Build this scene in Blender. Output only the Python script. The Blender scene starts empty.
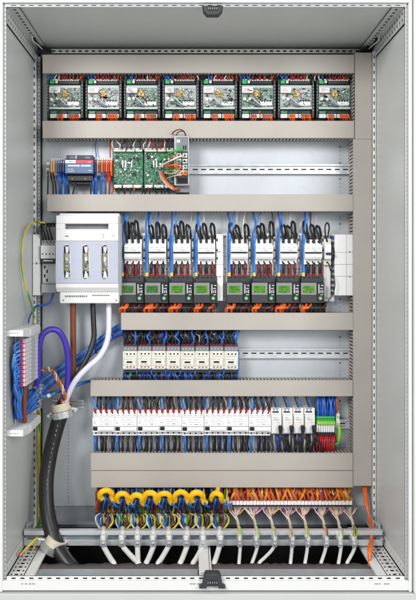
import bpy, math, random
from mathutils import Vector
random.seed(11)
R = random.uniform
col = bpy.context.scene.collection
ZC, F, CD = 1.2, 714.0, 2.4          # camera height, focal length in photo pixels, distance camera - mounting plate

def S(h): return (CD - h) / F
def P(px, py, h=0.0):                 # a point h metres in front of the mounting plate
    s = S(h); return Vector(((px - 191) * s, -h, (268 - py) * s + ZC))
def lin(c):
    c /= 255.0
    return c / 12.92 if c <= .04045 else ((c + .055) / 1.055) ** 2.4

# ------------------------------------------------------------------ materials
MATS = {}
def mat(name, rgb, rough=.45, metal=0., var=.06, scale=60., bump=.0, bscale=400., emit=0., coat=0., spec=.5, rvar=.08, trans=0.):
    m = bpy.data.materials.new(name); m.use_nodes = True
    nt = m.node_tree; n = nt.nodes; l = nt.links
    b = n['Principled BSDF']
    base = [lin(v) for v in rgb]
    b.inputs['Metallic'].default_value = metal
    b.inputs['Specular IOR Level'].default_value = spec
    b.inputs['Coat Weight'].default_value = coat
    b.inputs['Transmission Weight'].default_value = trans
    tc = n.new('ShaderNodeTexCoord'); ns = n.new('ShaderNodeTexNoise')
    ns.inputs['Scale'].default_value = scale; ns.inputs['Detail'].default_value = 5
    l.new(tc.outputs['Object'], ns.inputs['Vector'])
    cr = n.new('ShaderNodeValToRGB')
    cr.color_ramp.elements[0].position = .3; cr.color_ramp.elements[1].position = .7
    cr.color_ramp.elements[0].color = [max(0, v * (1 - var)) for v in base] + [1]
    cr.color_ramp.elements[1].color = [min(1, v * (1 + var)) for v in base] + [1]
    l.new(ns.outputs['Fac'], cr.inputs['Fac']); l.new(cr.outputs['Color'], b.inputs['Base Color'])
    mr = n.new('ShaderNodeMapRange')
    mr.inputs['To Min'].default_value = max(.02, rough - rvar); mr.inputs['To Max'].default_value = min(1, rough + rvar)
    l.new(ns.outputs['Fac'], mr.inputs['Value']); l.new(mr.outputs['Result'], b.inputs['Roughness'])
    if bump:
        n2 = n.new('ShaderNodeTexNoise'); n2.inputs['Scale'].default_value = bscale; n2.inputs['Detail'].default_value = 3
        l.new(tc.outputs['Object'], n2.inputs['Vector'])
        bp = n.new('ShaderNodeBump'); bp.inputs['Strength'].default_value = bump; bp.inputs['Distance'].default_value = .001
        l.new(n2.outputs['Fac'], bp.inputs['Height']); l.new(bp.outputs['Normal'], b.inputs['Normal'])
    if emit:
        l.new(cr.outputs['Color'], b.inputs['Emission Color']); b.inputs['Emission Strength'].default_value = emit
    MATS[name] = m
    return m

def zinc(name, rgb, rough, metal, sc=60., k=.6):
    m = mat(name, rgb, rough, metal, .05, 8)
    n = m.node_tree.nodes; l = m.node_tree.links; b = n['Principled BSDF']
    tc = n['Texture Coordinate']
    v = n.new('ShaderNodeTexVoronoi'); v.inputs['Scale'].default_value = sc
    l.new(tc.outputs['Object'], v.inputs['Vector'])
    ma = n.new('ShaderNodeMapRange'); ma.inputs['To Min'].default_value = rough - .07 * k; ma.inputs['To Max'].default_value = rough + .1 * k
    sp = n.new('ShaderNodeSeparateColor'); l.new(v.outputs['Color'], sp.inputs['Color'])
    l.new(sp.outputs['Red'], ma.inputs['Value']); l.new(ma.outputs['Result'], b.inputs['Roughness'])
    mx = n.new('ShaderNodeMix'); mx.data_type = 'RGBA'; mx.blend_type = 'MULTIPLY'; mx.inputs['Factor'].default_value = 1
    mr = n.new('ShaderNodeMapRange'); mr.inputs['To Min'].default_value = 1 - .1 * k; mr.inputs['To Max'].default_value = 1.0
    l.new(sp.outputs['Green'], mr.inputs['Value'])
    l.new(n['Color Ramp'].outputs['Color'], mx.inputs['A']); l.new(mr.outputs['Result'], mx.inputs['B'])
    l.new(mx.outputs['Result'], b.inputs['Base Color'])
    return m

mat('paint', (198, 201, 200), .42, 0, .02, 5, .12, 900)
mat('paint_white', (226, 227, 225), .42, 0, .02, 5, .1, 900)
mat('wall_paint', (204, 207, 205), .3, 0, .02, 4, .3, 520, rvar=.04)
zinc('plate', (194, 200, 206), .42, .3, 90., .25)
zinc('galv', (184, 193, 202), .34, .6)
mat('rail', (222, 226, 229), .3, .55, .04, 40)
mat('steel', (216, 218, 220), .25, .75, .08, 200)
mat('duct', (174, 168, 161), .46, 0, .05, 7, .16, 700, rvar=.16)
mat('duct_in', (172, 167, 161), .6)
mat('white', (236, 237, 237), .38, 0, .02, 60)
mat('offwhite', (222, 223, 222), .42, 0, .03, 60)
mat('cream', (220, 218, 208), .42, 0, .03, 60)
mat('ltgrey', (186, 189, 192), .45)
mat('midgrey', (120, 124, 130), .5)
mat('darkgrey', (52, 53, 58), .5, 0, .1)
mat('slot', (18, 18, 20), .8)
mat('black', (24, 24, 27), .4, 0, .2)
mat('jacket', (34, 33, 35), .4, 0, .25, 40, .5, 90)
mat('lavender', (180, 185, 201), .35, 0, .02)
mat('screen_frame', (132, 138, 136), .35)
mat('lcd_dark', (62, 104, 44), .25, 0, .3, 150, emit=.12)
mat('lcd', (78, 132, 36), .25, 0, .25, 150, emit=.14)
mat('pcb', (62, 124, 94), .35, 0, .4, 160)
mat('pcb_grey', (112, 140, 124), .35, 0, .35, 160)
mat('pcb_pale', (160, 172, 168), .35, 0, .25, 200)
mat('cover', (190, 196, 200), .25, 0, .05)
mat('knob', (214, 166, 48), .4, 0, .1)
mat('blue', (40, 104, 190), .32, 0, .15)
mat('ltblue', (84, 140, 205), .32, 0, .15)
mat('deepblue', (28, 62, 160), .32, 0, .15)
mat('purple', (66, 50, 170), .3, 0, .1, 30)
mat('ltorange', (238, 146, 50), .35, 0, .15)
mat('frame_strip', (168, 172, 172), .45, 0, .03, 20)
mat('orange', (222, 100, 36), .35, 0, .2)
mat('dkorange', (180, 74, 36), .35, 0, .2)
mat('brown', (128, 70, 40), .38, 0, .15)
mat('red', (176, 34, 40), .35, 0, .15)
mat('maroon', (104, 34, 40), .4, 0, .2)
mat('green', (60, 168, 84), .38, 0, .12)
mat('lime', (142, 208, 60), .38, 0, .12)
mat('yellow', (250, 192, 4), .5, 0, .12, 90, .4, 200)
mat('wyellow', (222, 206, 50), .38, 0, .1)
mat('violet', (150, 90, 170), .38, 0, .1)
mat('pink', (214, 176, 190), .38)
mat('cable_grey', (218, 217, 213), .42, 0, .06)
mat('cable_lilac', (214, 214, 234), .4, 0, .04)
mat('wgrey', (170, 166, 160), .4)
mat('wwhite', (224, 218, 210), .4)
mat('copper', (206, 128, 84), .35, .6, .2, 300)
mat('beige', (222, 172, 122), .45)
mat('psu_navy', (44, 52, 74), .42, 0, .1)
mat('psu_label', (84, 110, 150), .35)
mat('psu_red', (206, 62, 84), .35)
mat('magenta', (178, 72, 116), .4)
mat('foam', (84, 76, 78), .95, 0, .2, 200, .6, 500)
mat('fuse', (164, 162, 124), .15, 0, .5, 500)
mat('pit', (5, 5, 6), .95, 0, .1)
mat('clampbeige', (216, 206, 186), .45)
mat('lcd_ink', (44, 78, 30), .4)
mat('ink', (96, 104, 108), .6)
mat('inkgreen', (110, 170, 140), .6)
# yellow wire with spiral green stripes
gy = mat('greenyellow', (214, 200, 40), .38)
n = gy.node_tree.nodes; l = gy.node_tree.links
w = n.new('ShaderNodeTexWave'); w.inputs['Scale'].default_value = 14; w.inputs['Distortion'].default_value = 1.5
l.new(n['Texture Coordinate'].outputs['Object'], w.inputs['Vector'])
c2 = n.new('ShaderNodeValToRGB'); c2.color_ramp.interpolation = 'CONSTANT'
c2.color_ramp.elements[0].color = (lin(90), lin(150), lin(50), 1); c2.color_ramp.elements[1].color = (lin(224), lin(200), lin(50), 1); c2.color_ramp.elements[1].position = .45
l.new(w.outputs['Fac'], c2.inputs['Fac']); l.new(c2.outputs['Color'], n['Principled BSDF'].inputs['Base Color'])

# ------------------------------------------------------------------ mesh builder (all in world coordinates)
ORG = {}
class MB:
    def __init__(s, hf=0.0):
        s.v = []; s.f = []; s.m = []; s.sm = []; s.mats = []; s.s = S(hf)
    def mi(s, name):
        if name not in s.mats: s.mats.append(name)
        return s.mats.index(name)
    def add(s, vs, fs, m, smooth=False):
        o = len(s.v); k = s.mi(m)
        s.v += [Vector(v) for v in vs]
        for f in fs: s.f.append([i + o for i in f]); s.m.append(k); s.sm.append(smooth)
    def X(s, px): return (px - 191) * s.s
    def Z(s, py): return (268 - py) * s.s + ZC
    def box(s, x0, x1, y0, y1, z0, z1, m, c=0):
        if x0 > x1: x0, x1 = x1, x0
        if y0 > y1: y0, y1 = y1, y0
        if z0 > z1: z0, z1 = z1, z0
        if c <= 0:
            vs = [(x, y, z) for x in (x0, x1) for y in (y0, y1) for z in (z0, z1)]
            s.add(vs, [(0, 1, 3, 2), (4, 6, 7, 5), (0, 4, 5, 1), (2, 3, 7, 6), (0, 2, 6, 4), (1, 5, 7, 3)], m); return
        c = min(c, (x1 - x0) * .45, (y1 - y0) * .45, (z1 - z0) * .45)
        L = ((x0, x1), (y0, y1), (z0, z1)); vs = []; idx = {}
        for i in (0, 1):
            for j in (0, 1):
                for k in (0, 1):
                    cn = [L[0][i], L[1][j], L[2][k]]; sg = (1 - 2 * i, 1 - 2 * j, 1 - 2 * k)
                    for a in range(3):
                        p = [cn[b] + (0 if b == a else sg[b] * c) for b in range(3)]
                        idx[(i, j, k, a)] = len(vs); vs.append(p)
        fs = []
        for a in range(3):
            b, d = (a + 1) % 3, (a + 2) % 3
            for e in (0, 1):
                q = []
                for (u, w_) in ((0, 0), (1, 0), (1, 1), (0, 1)):
                    t = [0, 0, 0]; t[a] = e; t[b] = u; t[d] = w_; q.append(idx[(*t, a)])
                fs.append(q if e else q[::-1])
            for u in (0, 1):
                for w_ in (0, 1):
                    t0 = [0, 0, 0]; t1 = [0, 0, 0]
                    t0[b] = u; t0[d] = w_; t1[b] = u; t1[d] = w_; t1[a] = 1
                    q = [idx[(*t0, b)], idx[(*t0, d)], idx[(*t1, d)], idx[(*t1, b)]]
                    fs.append(q if (u ^ w_) else q[::-1])
        for i in (0, 1):
            for j in (0, 1):
                for k in (0, 1):
                    q = [idx[(i, j, k, a)] for a in range(3)]
                    fs.append(q if (i + j + k) % 2 else q[::-1])
        s.add(vs, fs, m)
    def pb(s, px0, px1, py0, py1, h0, h1, m, c=.0007):
        s.box(s.X(px0), s.X(px1), -h1, -h0, s.Z(py1), s.Z(py0), m, c)
    def prism(s, pts, axis, a0, a1, m):          # pts: 2-D outline, extruded along axis 0/1/2
        n = len(pts); vs = []
        for a in (a0, a1):
            for p in pts:
                q = list(p); q.insert(axis, a); vs.append(q)
        fs = [list(range(n))[::-1], list(range(n, 2 * n))]
        fs += [(i, (i + 1) % n, n + (i + 1) % n, n + i) for i in range(n)]
        s.add(vs, fs, m)
    def cyl(s, px, py, h0, h1, r, m, seg=12, r1=None):   # axis towards the viewer, radius in px
        x, z = s.X(px), s.Z(py); r *= s.s; r1 = r if r1 is None else r1 * s.s
        vs = [(x + math.cos(2 * math.pi * i / seg) * q, -h, z + math.sin(2 * math.pi * i / seg) * q) for h, q in ((h0, r), (h1, r1)) for i in range(seg)]
        s.add(vs, [(i, (i + 1) % seg, seg + (i + 1) % seg, seg + i) for i in range(seg)], m, True)
        s.add(vs[seg:], [list(range(seg))], m)
    def tube(s, pts, r, m, seg=8, sub=5, closed=False, r_end=None):
        pts = [Vector(p) for p in pts]; n = len(pts); out = []
        def g(i): return pts[i % n] if closed else pts[max(0, min(n - 1, i))]
        if n > 2 or closed:
            for i in range(n if closed else n - 1):
                p0, p1, p2, p3 = g(i - 1), g(i), g(i + 1), g(i + 2)
                for k in range(sub):
                    t = k / sub
                    out.append(.5 * ((2 * p1) + (p2 - p0) * t + (2 * p0 - 5 * p1 + 4 * p2 - p3) * t * t + (3 * p1 - p0 - 3 * p2 + p3) * t ** 3))
            if not closed: out.append(pts[-1])
        else: out = pts
        N = len(out); vs = []; nrm = None
        for i, p in enumerate(out):
            t = (out[(i + 1) % N] - out[i - 1]) if closed else (out[min(i + 1, N - 1)] - out[max(i - 1, 0)])
            if t.length < 1e-9: t = Vector((0, 0, 1))
            t.normalize()
            if nrm is None:
                nrm = t.orthogonal().normalized()
            else:
                nrm = nrm - t * nrm.dot(t)
                nrm = nrm.normalized() if nrm.length > 1e-6 else t.orthogonal().normalized()
            b = t.cross(nrm); rr = r if r_end is None else r + (r_end - r) * i / (N - 1)
            for k in range(seg):
                a = 2 * math.pi * k / seg
                vs.append(p + nrm * math.cos(a) * rr + b * math.sin(a) * rr)
        fs = []
        for i in range(N if closed else N - 1):
            j = (i + 1) % N
            for k in range(seg):
                k2 = (k + 1) % seg; fs.append((i * seg + k, i * seg + k2, j * seg + k2, j * seg + k))
        s.add(vs, fs, m, True)
        if not closed:
            s.add(vs[:seg], [list(range(seg))[::-1]], m); s.add(vs[-seg:], [list(range(seg))], m)
    def perf(s, o, u, v, nrm, L, W, t, m, pitch, sl, rows=((.5, .4),)):
        """real perforated strip: o corner, u length dir, v width dir; rows (centre, height) as fractions of W"""
        o, u, v, nrm = map(Vector, (o, u, v, nrm))
        def slab(a0, a1, b0, b1):
            vs = [o + u * a + v * b + nrm * c for a in (a0, a1) for b in (b0, b1) for c in (0, -t)]
            s.add(vs, [(0, 1, 3, 2), (4, 6, 7, 5), (0, 4, 5, 1), (2, 3, 7, 6), (0, 2, 6, 4), (1, 5, 7, 3)], m)
        e = 0
        for cn, hh in rows:
            b0, b1 = (cn - hh / 2) * W, (cn + hh / 2) * W
            slab(0, L, e, b0)
            a = 0; k = int(L // pitch); off = (L - k * pitch) / 2
            for i in range(k + 1):
                a1 = off + i * pitch + (pitch - sl) / 2 if i < k else L
                slab(a, a1, b0, b1); a = a1 + sl
            e = b1
        slab(0, L, e, W)
    def build(s, name, parent=None, label=None, cat=None, group=None, kind=None):
        if parent is not None: o = ORG[parent.name]
        else:
            xs = [v.x for v in s.v]; ys = [v.y for v in s.v]; zs = [v.z for v in s.v]
            o = Vector(((min(xs) + max(xs)) / 2, max(ys), min(zs)))
        me = bpy.data.meshes.new(name); me.from_pydata([v - o for v in s.v], [], s.f); me.update()
        for q in s.mats: me.materials.append(MATS[q])
        me.polygons.foreach_set('material_index', s.m); me.polygons.foreach_set('use_smooth', s.sm)
        ob = bpy.data.objects.new(name, me); col.objects.link(ob); ORG[ob.name] = o
        if parent is not None: ob.parent = parent
        else: ob.location = o
        tag(ob, label, cat, group, kind)
        return ob

LABELS = {}
def tag(ob, label=None, cat=None, group=None, kind=None):
    if label:
        ob['label'] = label; n = len(label.split())
        if not 4 <= n <= 16: print('LABEL LENGTH', n, label)
        if ob.parent is None:
            if label in LABELS: print('LABEL TWICE', label)
            LABELS[label] = 1
    if cat: ob['category'] = cat
    if group: ob['group'] = group
    if kind: ob['kind'] = kind
def thing(name, loc, label, cat, group=None):
    o = bpy.data.objects.new(name, None); o.empty_display_size = .02; col.objects.link(o); o.location = loc
    ORG[o.name] = Vector(loc); tag(o, label, cat, group); return o
def copy_thing(src, dx, label, dz=0.0):
    r = src.copy(); col.objects.link(r); r.location = src.location + Vector((dx + R(-.0002, .0002), R(-.001, .001), dz + R(-.0005, .0005))); r['label'] = label
    r.rotation_euler = (R(-.004, .004), R(-.004, .004), R(-.005, .005))
    if label in LABELS: print('LABEL TWICE', label)
    LABELS[label] = 1
    for ch in src.children:
        c = ch.copy(); col.objects.link(c); c.parent = r
        for g in ch.children:
            d = g.copy(); col.objects.link(d); d.parent = c
    return r
def one(name, parent, hf, *boxes, m=None):       # a part from pb tuples
    b = MB(hf)
    for q in boxes: b.pb(*q)
    return b.build(name, parent)
ORD = ['', 'first', 'second', 'third', 'fourth', 'fifth', 'sixth', 'seventh', 'eighth', 'ninth', 'tenth', 'eleventh', 'twelfth', 'thirteenth', 'fourteenth', 'fifteenth', 'sixteenth', 'seventeenth', 'eighteenth', 'nineteenth', 'twentieth']
ORD += ['twenty-' + ORD[i] for i in range(1, 10)] + ['thirtieth'] + ['thirty-' + ORD[i] for i in range(1, 10)] + ['fortieth'] + ['forty-' + ORD[i] for i in range(1, 10)]
PX = .00332
NW = 0
DEMOTE = ('orange wires below the top-row modules', 'wires on top of the contactors', 'wires threaded through the yellow rings')
def wire(pts, r, m, label, group, name='wire', cat='wire', seg=8, ends=None):
    """one wire as a top-level mesh: pts (px, py, h), r in photo px"""
    global NW
    if group in DEMOTE: return fine(pts, r, m)
    b = MB(); b.tube([P(*p) for p in pts], r * PX, m, seg)
    if ends:                                     # ferrule / sleeve at given end
        for (p, q, rr, mm) in ends: b.tube([P(*p), P(*q)], rr * PX, mm, seg)
    if name == 'wire': NW += 1
    return b.build(name, None, label, cat, group)
FINE = MB()                                      # the fine uncounted tangle
def fine(pts, r, m): FINE.tube([P(*p) for p in pts], r * PX, m, 6, 3)

# ------------------------------------------------------------------ the cabinet
XL, XR = -.521, .603
ZT, ZB = ZC + .736, ZC - .868
YF, YB = -.40, .035
cab = thing('electrical_cabinet', (0, 0, ZB - .1), 'open light grey sheet steel control cabinet that holds all the wiring and devices', 'cabinet')
b = MB(); b.box(XL - .03, XL, YF, YB, ZB, ZT, 'wall_paint'); b.build('side_panel', cab)
b = MB(); b.box(XR, XR + .03, YF, YB, ZB, ZT, 'wall_paint'); b.build('side_panel', cab)
b = MB(); b.box(XL, XR, YF, YB, ZT, ZT + .03, 'wall_paint'); b.build('roof_panel', cab)
b = MB(); b.box(XL, XR, YB, YB + .02, ZB - .1, ZT, 'galv'); b.build('rear_panel', cab)
# front frame: white outer flange + perforated inner strip
b = MB()
for (x0, x1, z0, z1) in ((XL - .09, XL - .004, ZB - .035, ZT + .12), (XR + .004, XR + .0132, ZB - .035, ZT + .12), (XL - .004, XR + .004, ZT + .004, ZT + .12), (XL - .004, XR + .004, ZB - .031, ZB - .004)):
    b.box(x0, x1, YF - .012, YF + .02, z0, z1, 'paint_white', .002)
b.build('front_frame', cab)
b = MB(); T = .0016
b.perf((XL - .004, YF - .002, ZB), (0, 0, 1), (1, 0, 0), (0, -1, 0), ZT - ZB, .008, T, 'frame_strip', .0125, .0055, ((.55, .26),))
b.perf((XR - .004, YF - .002, ZB), (0, 0, 1), (1, 0, 0), (0, -1, 0), ZT - ZB, .008, T, 'frame_strip', .0125, .0055, ((.55, .26),))
b.perf((XL, YF - .003, ZT - .006), (1, 0, 0), (0, 0, 1), (0, -1, 0), XR - XL, .009, T, 'frame_strip', .025, .013, ((.5, .26),))
b.perf((XL + .006, YF - .003, ZB - .006), (1, 0, 0), (0, 0, 1), (0, -1, 0), XR - XL - .012, .012, T, 'paint_white', .025, .012, ((.5, .36),))
b.build('perforated_edge', cab)
b = MB(); b.box(XL - .003, XR + .003, YF + .001, YF + .006, ZB - .012, ZB - .0085, 'slot'); b.box(XL - .004, XL + .003, YF + .002, YF + .006, ZB, ZT, 'slot'); b.box(XR - .003, XR + .003, YF + .002, YF + .006, ZB, ZT, 'slot'); b.box(XL + .004, XR - .004, YF + .001, YF + .004, ZT - .004, ZT + .003, 'slot'); b.box(XL + .008, XR - .008, YF + .001, YF + .003, ZB - .0055, ZB + .0055, 'slot')
b.build('gasket_shade_backing', cab)  # near-black strips behind the perforations paint the shade seen through the slots
b = MB(); b.box(XR + .0162, XR + .10, YF - .022, YF + .02, ZB - .035, ZT + .12, 'paint_white', .002); b.build('door_edge', cab)
b = MB(); b.box(XR + .0132, XR + .0162, YF + .006, YF + .02, ZB - .035, ZT + .12, 'slot'); b.build('door_shadow_gap', cab)  # dark strip painted in for the shadow gap between frame and door
# plinth and its interior, coloured black as painted shade under the floor opening
b = MB(); b.box(XL - .09, XR + .1, YF - .02, YF + .02, ZB - .2, ZB - .0365, 'paint', .002); b.build('plinth', cab)
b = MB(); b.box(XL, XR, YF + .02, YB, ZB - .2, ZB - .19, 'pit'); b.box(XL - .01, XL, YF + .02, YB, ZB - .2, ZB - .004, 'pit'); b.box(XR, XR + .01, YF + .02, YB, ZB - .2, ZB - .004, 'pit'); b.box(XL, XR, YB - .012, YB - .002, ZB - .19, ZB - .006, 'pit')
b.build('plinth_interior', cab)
# depth rails in four corners (two perforated faces each)
for sx, xw in ((1, XL), (-1, XR)):
    b = MB(); L = YB - YF - .006
    b.perf((xw + sx * .006, YF + .006, ZB + .002), (0, 1, 0), (sx, 0, 0), (0, 0, 1), L, .042, .002, 'paint_white', .025, .014, ((.17, .12), (.5, .26), (.84, .12)))
    b.perf((xw + sx * .003, YF + .006, ZB + .004), (0, 1, 0), (0, 0, 1), (sx, 0, 0), L, .03, .002, 'paint_white', .025, .013, ((.5, .3),))
    b.box(xw + sx * .004, xw + sx * .05, YF + .01, YB, ZB - .03, ZB - .026, 'slot')
    b.build('depth_rail', cab)
    b = MB(); b.box(xw + sx * .052, xw + sx * .08, YF + .008, YB, ZB - .004, ZB + .004, 'paint_white', .001); b.build('floor_flange', cab)
    b = MB()
    b.perf((xw + sx * .004, YF + .006, ZT - .006), (0, 1, 0), (sx, 0, 0), (0, 0, -1), L, .034, .002, 'paint', .025, .013, ((.55, .24),))
    b.perf((xw + sx * .006, YF + .006, ZT - .005), (0, 1, 0), (0, 0, -1), (sx, 0, 0), L, .044, .002, 'paint', .025, .013, ((.28, .22), (.72, .22)))
    b.box(xw + sx * .0005, xw + sx * .0025, YF + .01, YB, ZT - .05, ZT - .001, 'slot'); b.box(xw + sx * .004, xw + sx * .038, YF + .01, YB, ZT - .003, ZT - .001, 'slot')
    b.build('depth_rail', cab)
# rear posts
for (p0, p1, q0, q1, hh) in ((32.3, 36.4, 36.5, 40.8, .03), (372.6, 375.8, 375.9, 376.6, .078)):
    b = MB(hh); b.perf((b.X(p0), -hh, ZB + .01), (0, 0, 1), (1, 0, 0), (0, -1, 0), ZT - ZB - .04, b.X(p1) - b.X(p0), .002, 'paint_white', .025, .012, ((.5, .34),))
    b.box(b.X(p0) + .001, b.X(p1) - .001, -hh + .004, -hh + .006, ZB + .01, ZT - .03, 'slot')
    b.box(b.X(p0), b.X(p0) + .0015, -hh + .002, YB, ZB + .01, ZT - .03, 'paint')
    b.box(b.X(p1) - .0015, b.X(p1), -hh + .002, YB, ZB + .01, ZT - .03, 'midgrey')
    if p0 < 100:
        b.perf((b.X(q0), -.012, ZB + .01), (0, 0, 1), (1, 0, 0), (0, -1, 0), ZT - ZB - .04, (b.X(q1) - b.X(q0)) * .62, .0015, 'ltgrey', .0125, .005, ((.5, .3),))
        b.box(b.X(q0), b.X(q1), -.009, -.007, ZB + .01, ZT - .03, 'slot')
    b.build('frame_post', cab)
# rear top rail and corner connectors
b = MB(.02); b.perf((b.X(42), -.02, b.Z(53.2)), (1, 0, 0), (0, 0, 1), (0, -1, 0), b.X(369) - b.X(42), b.Z(49) - b.Z(53.2), .002, 'paint_white', .022, .011, ((.5, .36),))
b.box(b.X(42), b.X(369), -.012, -.010, b.Z(53), b.Z(48.6), 'slot'); b.build('rear_top_rail', cab)
b = MB(.03); b.box(b.X(40), b.X(371), -.005, YB, ZT - .012, ZT, 'slot'); b.build('roof_recess_shade', cab)  # dark strip stands in for shade in the recess at the roof's rear
for px, sg in ((42, 1), (369, -1)):
    b = MB(.05)
    b.pb(px - 4, px + 4, 47.5, 52, .03, .06, 'black'); b.pb(px + sg * 3, px + sg * 9, 48.8, 51.4, .03, .05, 'black')
    b.tube([P(px - sg * 2, 48, .06), P(px - sg * 6, 43, .10), P(px - sg * 8, 38, .14)], .005, 'black')
    b.build('corner_connector', cab)
    b = MB(); b.tube([P(px, 49, .06), P(px - sg * 4, 45, .1), P(px - sg * 9, 41, .16), P(px - sg * 10, 36, .18)], .0022, 'cable_grey'); b.build('bonding_wire', cab)
# gland plates, foam, cross beam
for (x0, x1) in ((28.5, 198), (212, 384)):
    b = MB(); s2 = 2.03 / F
    b.box((x0 - 191) * s2, (x1 - 191) * s2, -(CD - 2.0715), -(CD - 2.034), ZB - .009, ZB - .005, 'galv', .0008); b.box((x0 - 191) * s2, (x1 - 191) * s2, -(CD - 2.0335), -(CD - 2.008), ZB - .006, ZB - .003, 'galv', .0008)
    for k in range(6):
        xx = (x0 + 12 + (x1 - x0 - 24) * k / 5 - 191) * s2
        b.box(xx - .012, xx + .012, -(CD - 2.026), -(CD - 2.021), ZB - .003, ZB - .0022, 'steel')
    b.build('gland_plate', cab)
    b = MB(); N = 40; xs = [(x0 - 2 + (x1 - x0 + 4) * k / N - 191) * (2.09 / F) for k in range(N + 1)]
    vs = []; fs = []
    for k, x in enumerate(xs):
        dz = R(-.0015, .0025); dy = R(-.003, .003)
        vs += [(x, -(CD - 2.073), ZB - .012), (x, -(CD - 2.076), ZB - .005 + dz * .5), (x, -(CD - 2.106) + dy, ZB - .004 + dz), (x, -(CD - 2.108) + dy, ZB - .04)]
    for k in range(N):
        for j in range(3): fs.append((k * 4 + j, k * 4 + 4 + j, k * 4 + 5 + j, k * 4 + 1 + j))
    b.add(vs, fs, 'foam', True); b.build('foam_strip', cab)
b = MB(); s2 = 2.01 / F
b.box((199 - 191) * s2, (209.5 - 191) * s2, -.385, YB - .02, ZB - .02, ZB + .012, 'paint_white', .001)
b.box((210 - 191) * s2, (212 - 191) * s2, -.385, YB - .02, ZB - .02, ZB + .006, 'paint_white', .0006)
b.build('cross_beam', cab)
b = MB(.02); b.pb(41, 369, 527.2, 529, -.02, .02, 'black'); b.build('rear_floor_edge', cab)
# small embossed marks on the bottom frame
b = MB(.415)
for x in (21, 24.5, 28.5, 32, 190, 193, 197, 375, 378.5, 384, 387):
    b.pb(x, x + R(1.8, 2.8), 584.0, 584.7, .412, .4128, 'ink', 0)
b.build('embossed_mark', cab)
# latches
def latch(pts, hole, h0, h1, label):
    b = MB(h1); q = [(b.X(x), b.Z(y)) for x, y in pts]
    # front plate smaller than back = chamfered
    cx = sum(p[0] for p in q) / len(q); cz = sum(p[1] for p in q) / len(q); n = len(q)
    vs = [(x, -h0, z) for x, z in q] + [(x, -h1 + .004, z) for x, z in q] + [(cx + (x - cx) * .88, -h1, cz + (z - cz) * .84) for x, z in q]
    fs = [(i, (i + 1) % n, n + (i + 1) % n, n + i) for i in range(n)] + [(n + i, n + (i + 1) % n, 2 * n + (i + 1) % n, 2 * n + i) for i in range(n)] + [list(range(2 * n, 3 * n))]
    b.add(vs, fs, 'darkgrey'); o = b.build('latch_catch', cab)
    b = MB(h1); x0, x1, y0, y1 = hole
    b.pb(x0, x1, y0, y1, h1 - .002, h1 + .0006, 'slot', 0)
    for k in range(5): b.pb(x0 + (x1 - x0) * (k + .2) / 5, x0 + (x1 - x0) * (k + .75) / 5, y0 + .8, y1 - .8, h1, h1 + .0015, 'midgrey', .0003)
    b.build('latch_insert', o)
latch([(199.2, 589.3), (199.2, 587.2), (202.2, 585.8), (204.2, 577), (206, 574.5), (219, 574.5), (220.8, 577), (222.6, 585.8), (225.5, 587.2), (225.5, 589.3), (219.5, 589.3), (218.5, 587), (206.5, 587), (205.5, 589.3)][::-1], (207, 218, 580.5, 584.5), .40, .43, '')
latch([(202.2, 5.0), (223.2, 5.2), (222.4, 11), (218.6, 15.2), (206.8, 15.2), (203.2, 11)], (207.5, 218, 6.5, 10.5), .396, .415, '')

# mounting plate
b = MB(0); b.box(b.X(41.2), b.X(369), 0, .003, b.Z(506), b.Z(54), 'plate', .0006)
pl = b.build('mounting_plate', None, 'zinc coated steel mounting plate behind all the ducts and devices', 'mounting plate')
b = MB(0)
for y0, y1 in ((144, 190), (205, 232), (296, 314), (334, 348), (360, 378), (398, 420), (430, 452)):
    for k in range(int((y1 - y0) / 4)):
        b.cyl(340 + (k % 2) * 0, y0 + 3 + k * 4, .0, .0006, .45 if k % 4 else 1.0, 'ink', 8)
for k in range(24): b.cyl(68.5, 425 + k * 3.4, .0, .0006, .5, 'ink', 8)
b.build('hole_row', pl)
# plate lower skirt, zinc, stepping back
b = MB(0); b.box(b.X(41.2), b.X(369), .005, .009, b.Z(528), b.Z(504), 'galv'); b.build('lower_skirt', pl)

# ------------------------------------------------------------------ cable ducts
DH = .08
def hduct(px0, px1, py0, py1, label, seams=()):
    b = MB(DH); x0, x1, z0, z1 = b.X(px0), b.X(px1), b.Z(py1), b.Z(py0)
    t = thing('cable_duct', ((x0 + x1) / 2, 0, z0), label, 'cable duct', 'beige slotted cable ducts')
    # slotted body: base + finger rows
    b.box(x0, x1, -.003, -.0005, z0 + .002, z1 - .002, 'duct_in')
    for zz in (z0 + .0015, z1 - .003):
        b.box(x0, x1, -.018, -.003, zz, zz + .0015, 'duct_in')
        n = int((x1 - x0) / .0113); p = (x1 - x0) / n
        for k in range(n):
            a = x0 + k * p
            b.box(a + .0018, a + p - .0022, -DH + .002, -.018, zz, zz + .0015, 'duct')
    b.build('slotted_body', t)
    cuts = [px0] + list(seams) + [px1]
    for a, c in zip(cuts[:-1], cuts[1:]):
        b = MB(DH); xa, xc = b.X(a) + (.0006 if a != px0 else 0), b.X(c) - (.0006 if c != px1 else 0)
        b.box(xa, xc, -DH, -DH + .0018, z0, z1, 'duct', .0008)
        b.box(xa, xc, -DH + .0019, -DH + .009, z0, z0 + .0012, 'duct'); b.box(xa, xc, -DH + .0019, -DH + .009, z1 - .0012, z1, 'duct')
        b.build('lid', t)
    return t
hduct(42.5, 354.3, 54.5, 73, 'topmost beige cable duct above the row of circuit board modules')
hduct(42.5, 354.3, 120.8, 138, 'beige cable duct just below the row of circuit board modules')
hduct(47, 353.2, 194.3, 211.3, 'beige cable duct just above the row of energy meters')
hduct(121, 353.2, 312.8, 330, 'beige cable duct between the energy meters and the contactors')
hduct(90.4, 353, 380.3, 396.3, 'beige cable duct between the contactors and the long white breaker row')
hduct(90.6, 353, 453.2, 470.4, 'beige cable duct directly below the long white breaker row')
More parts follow.
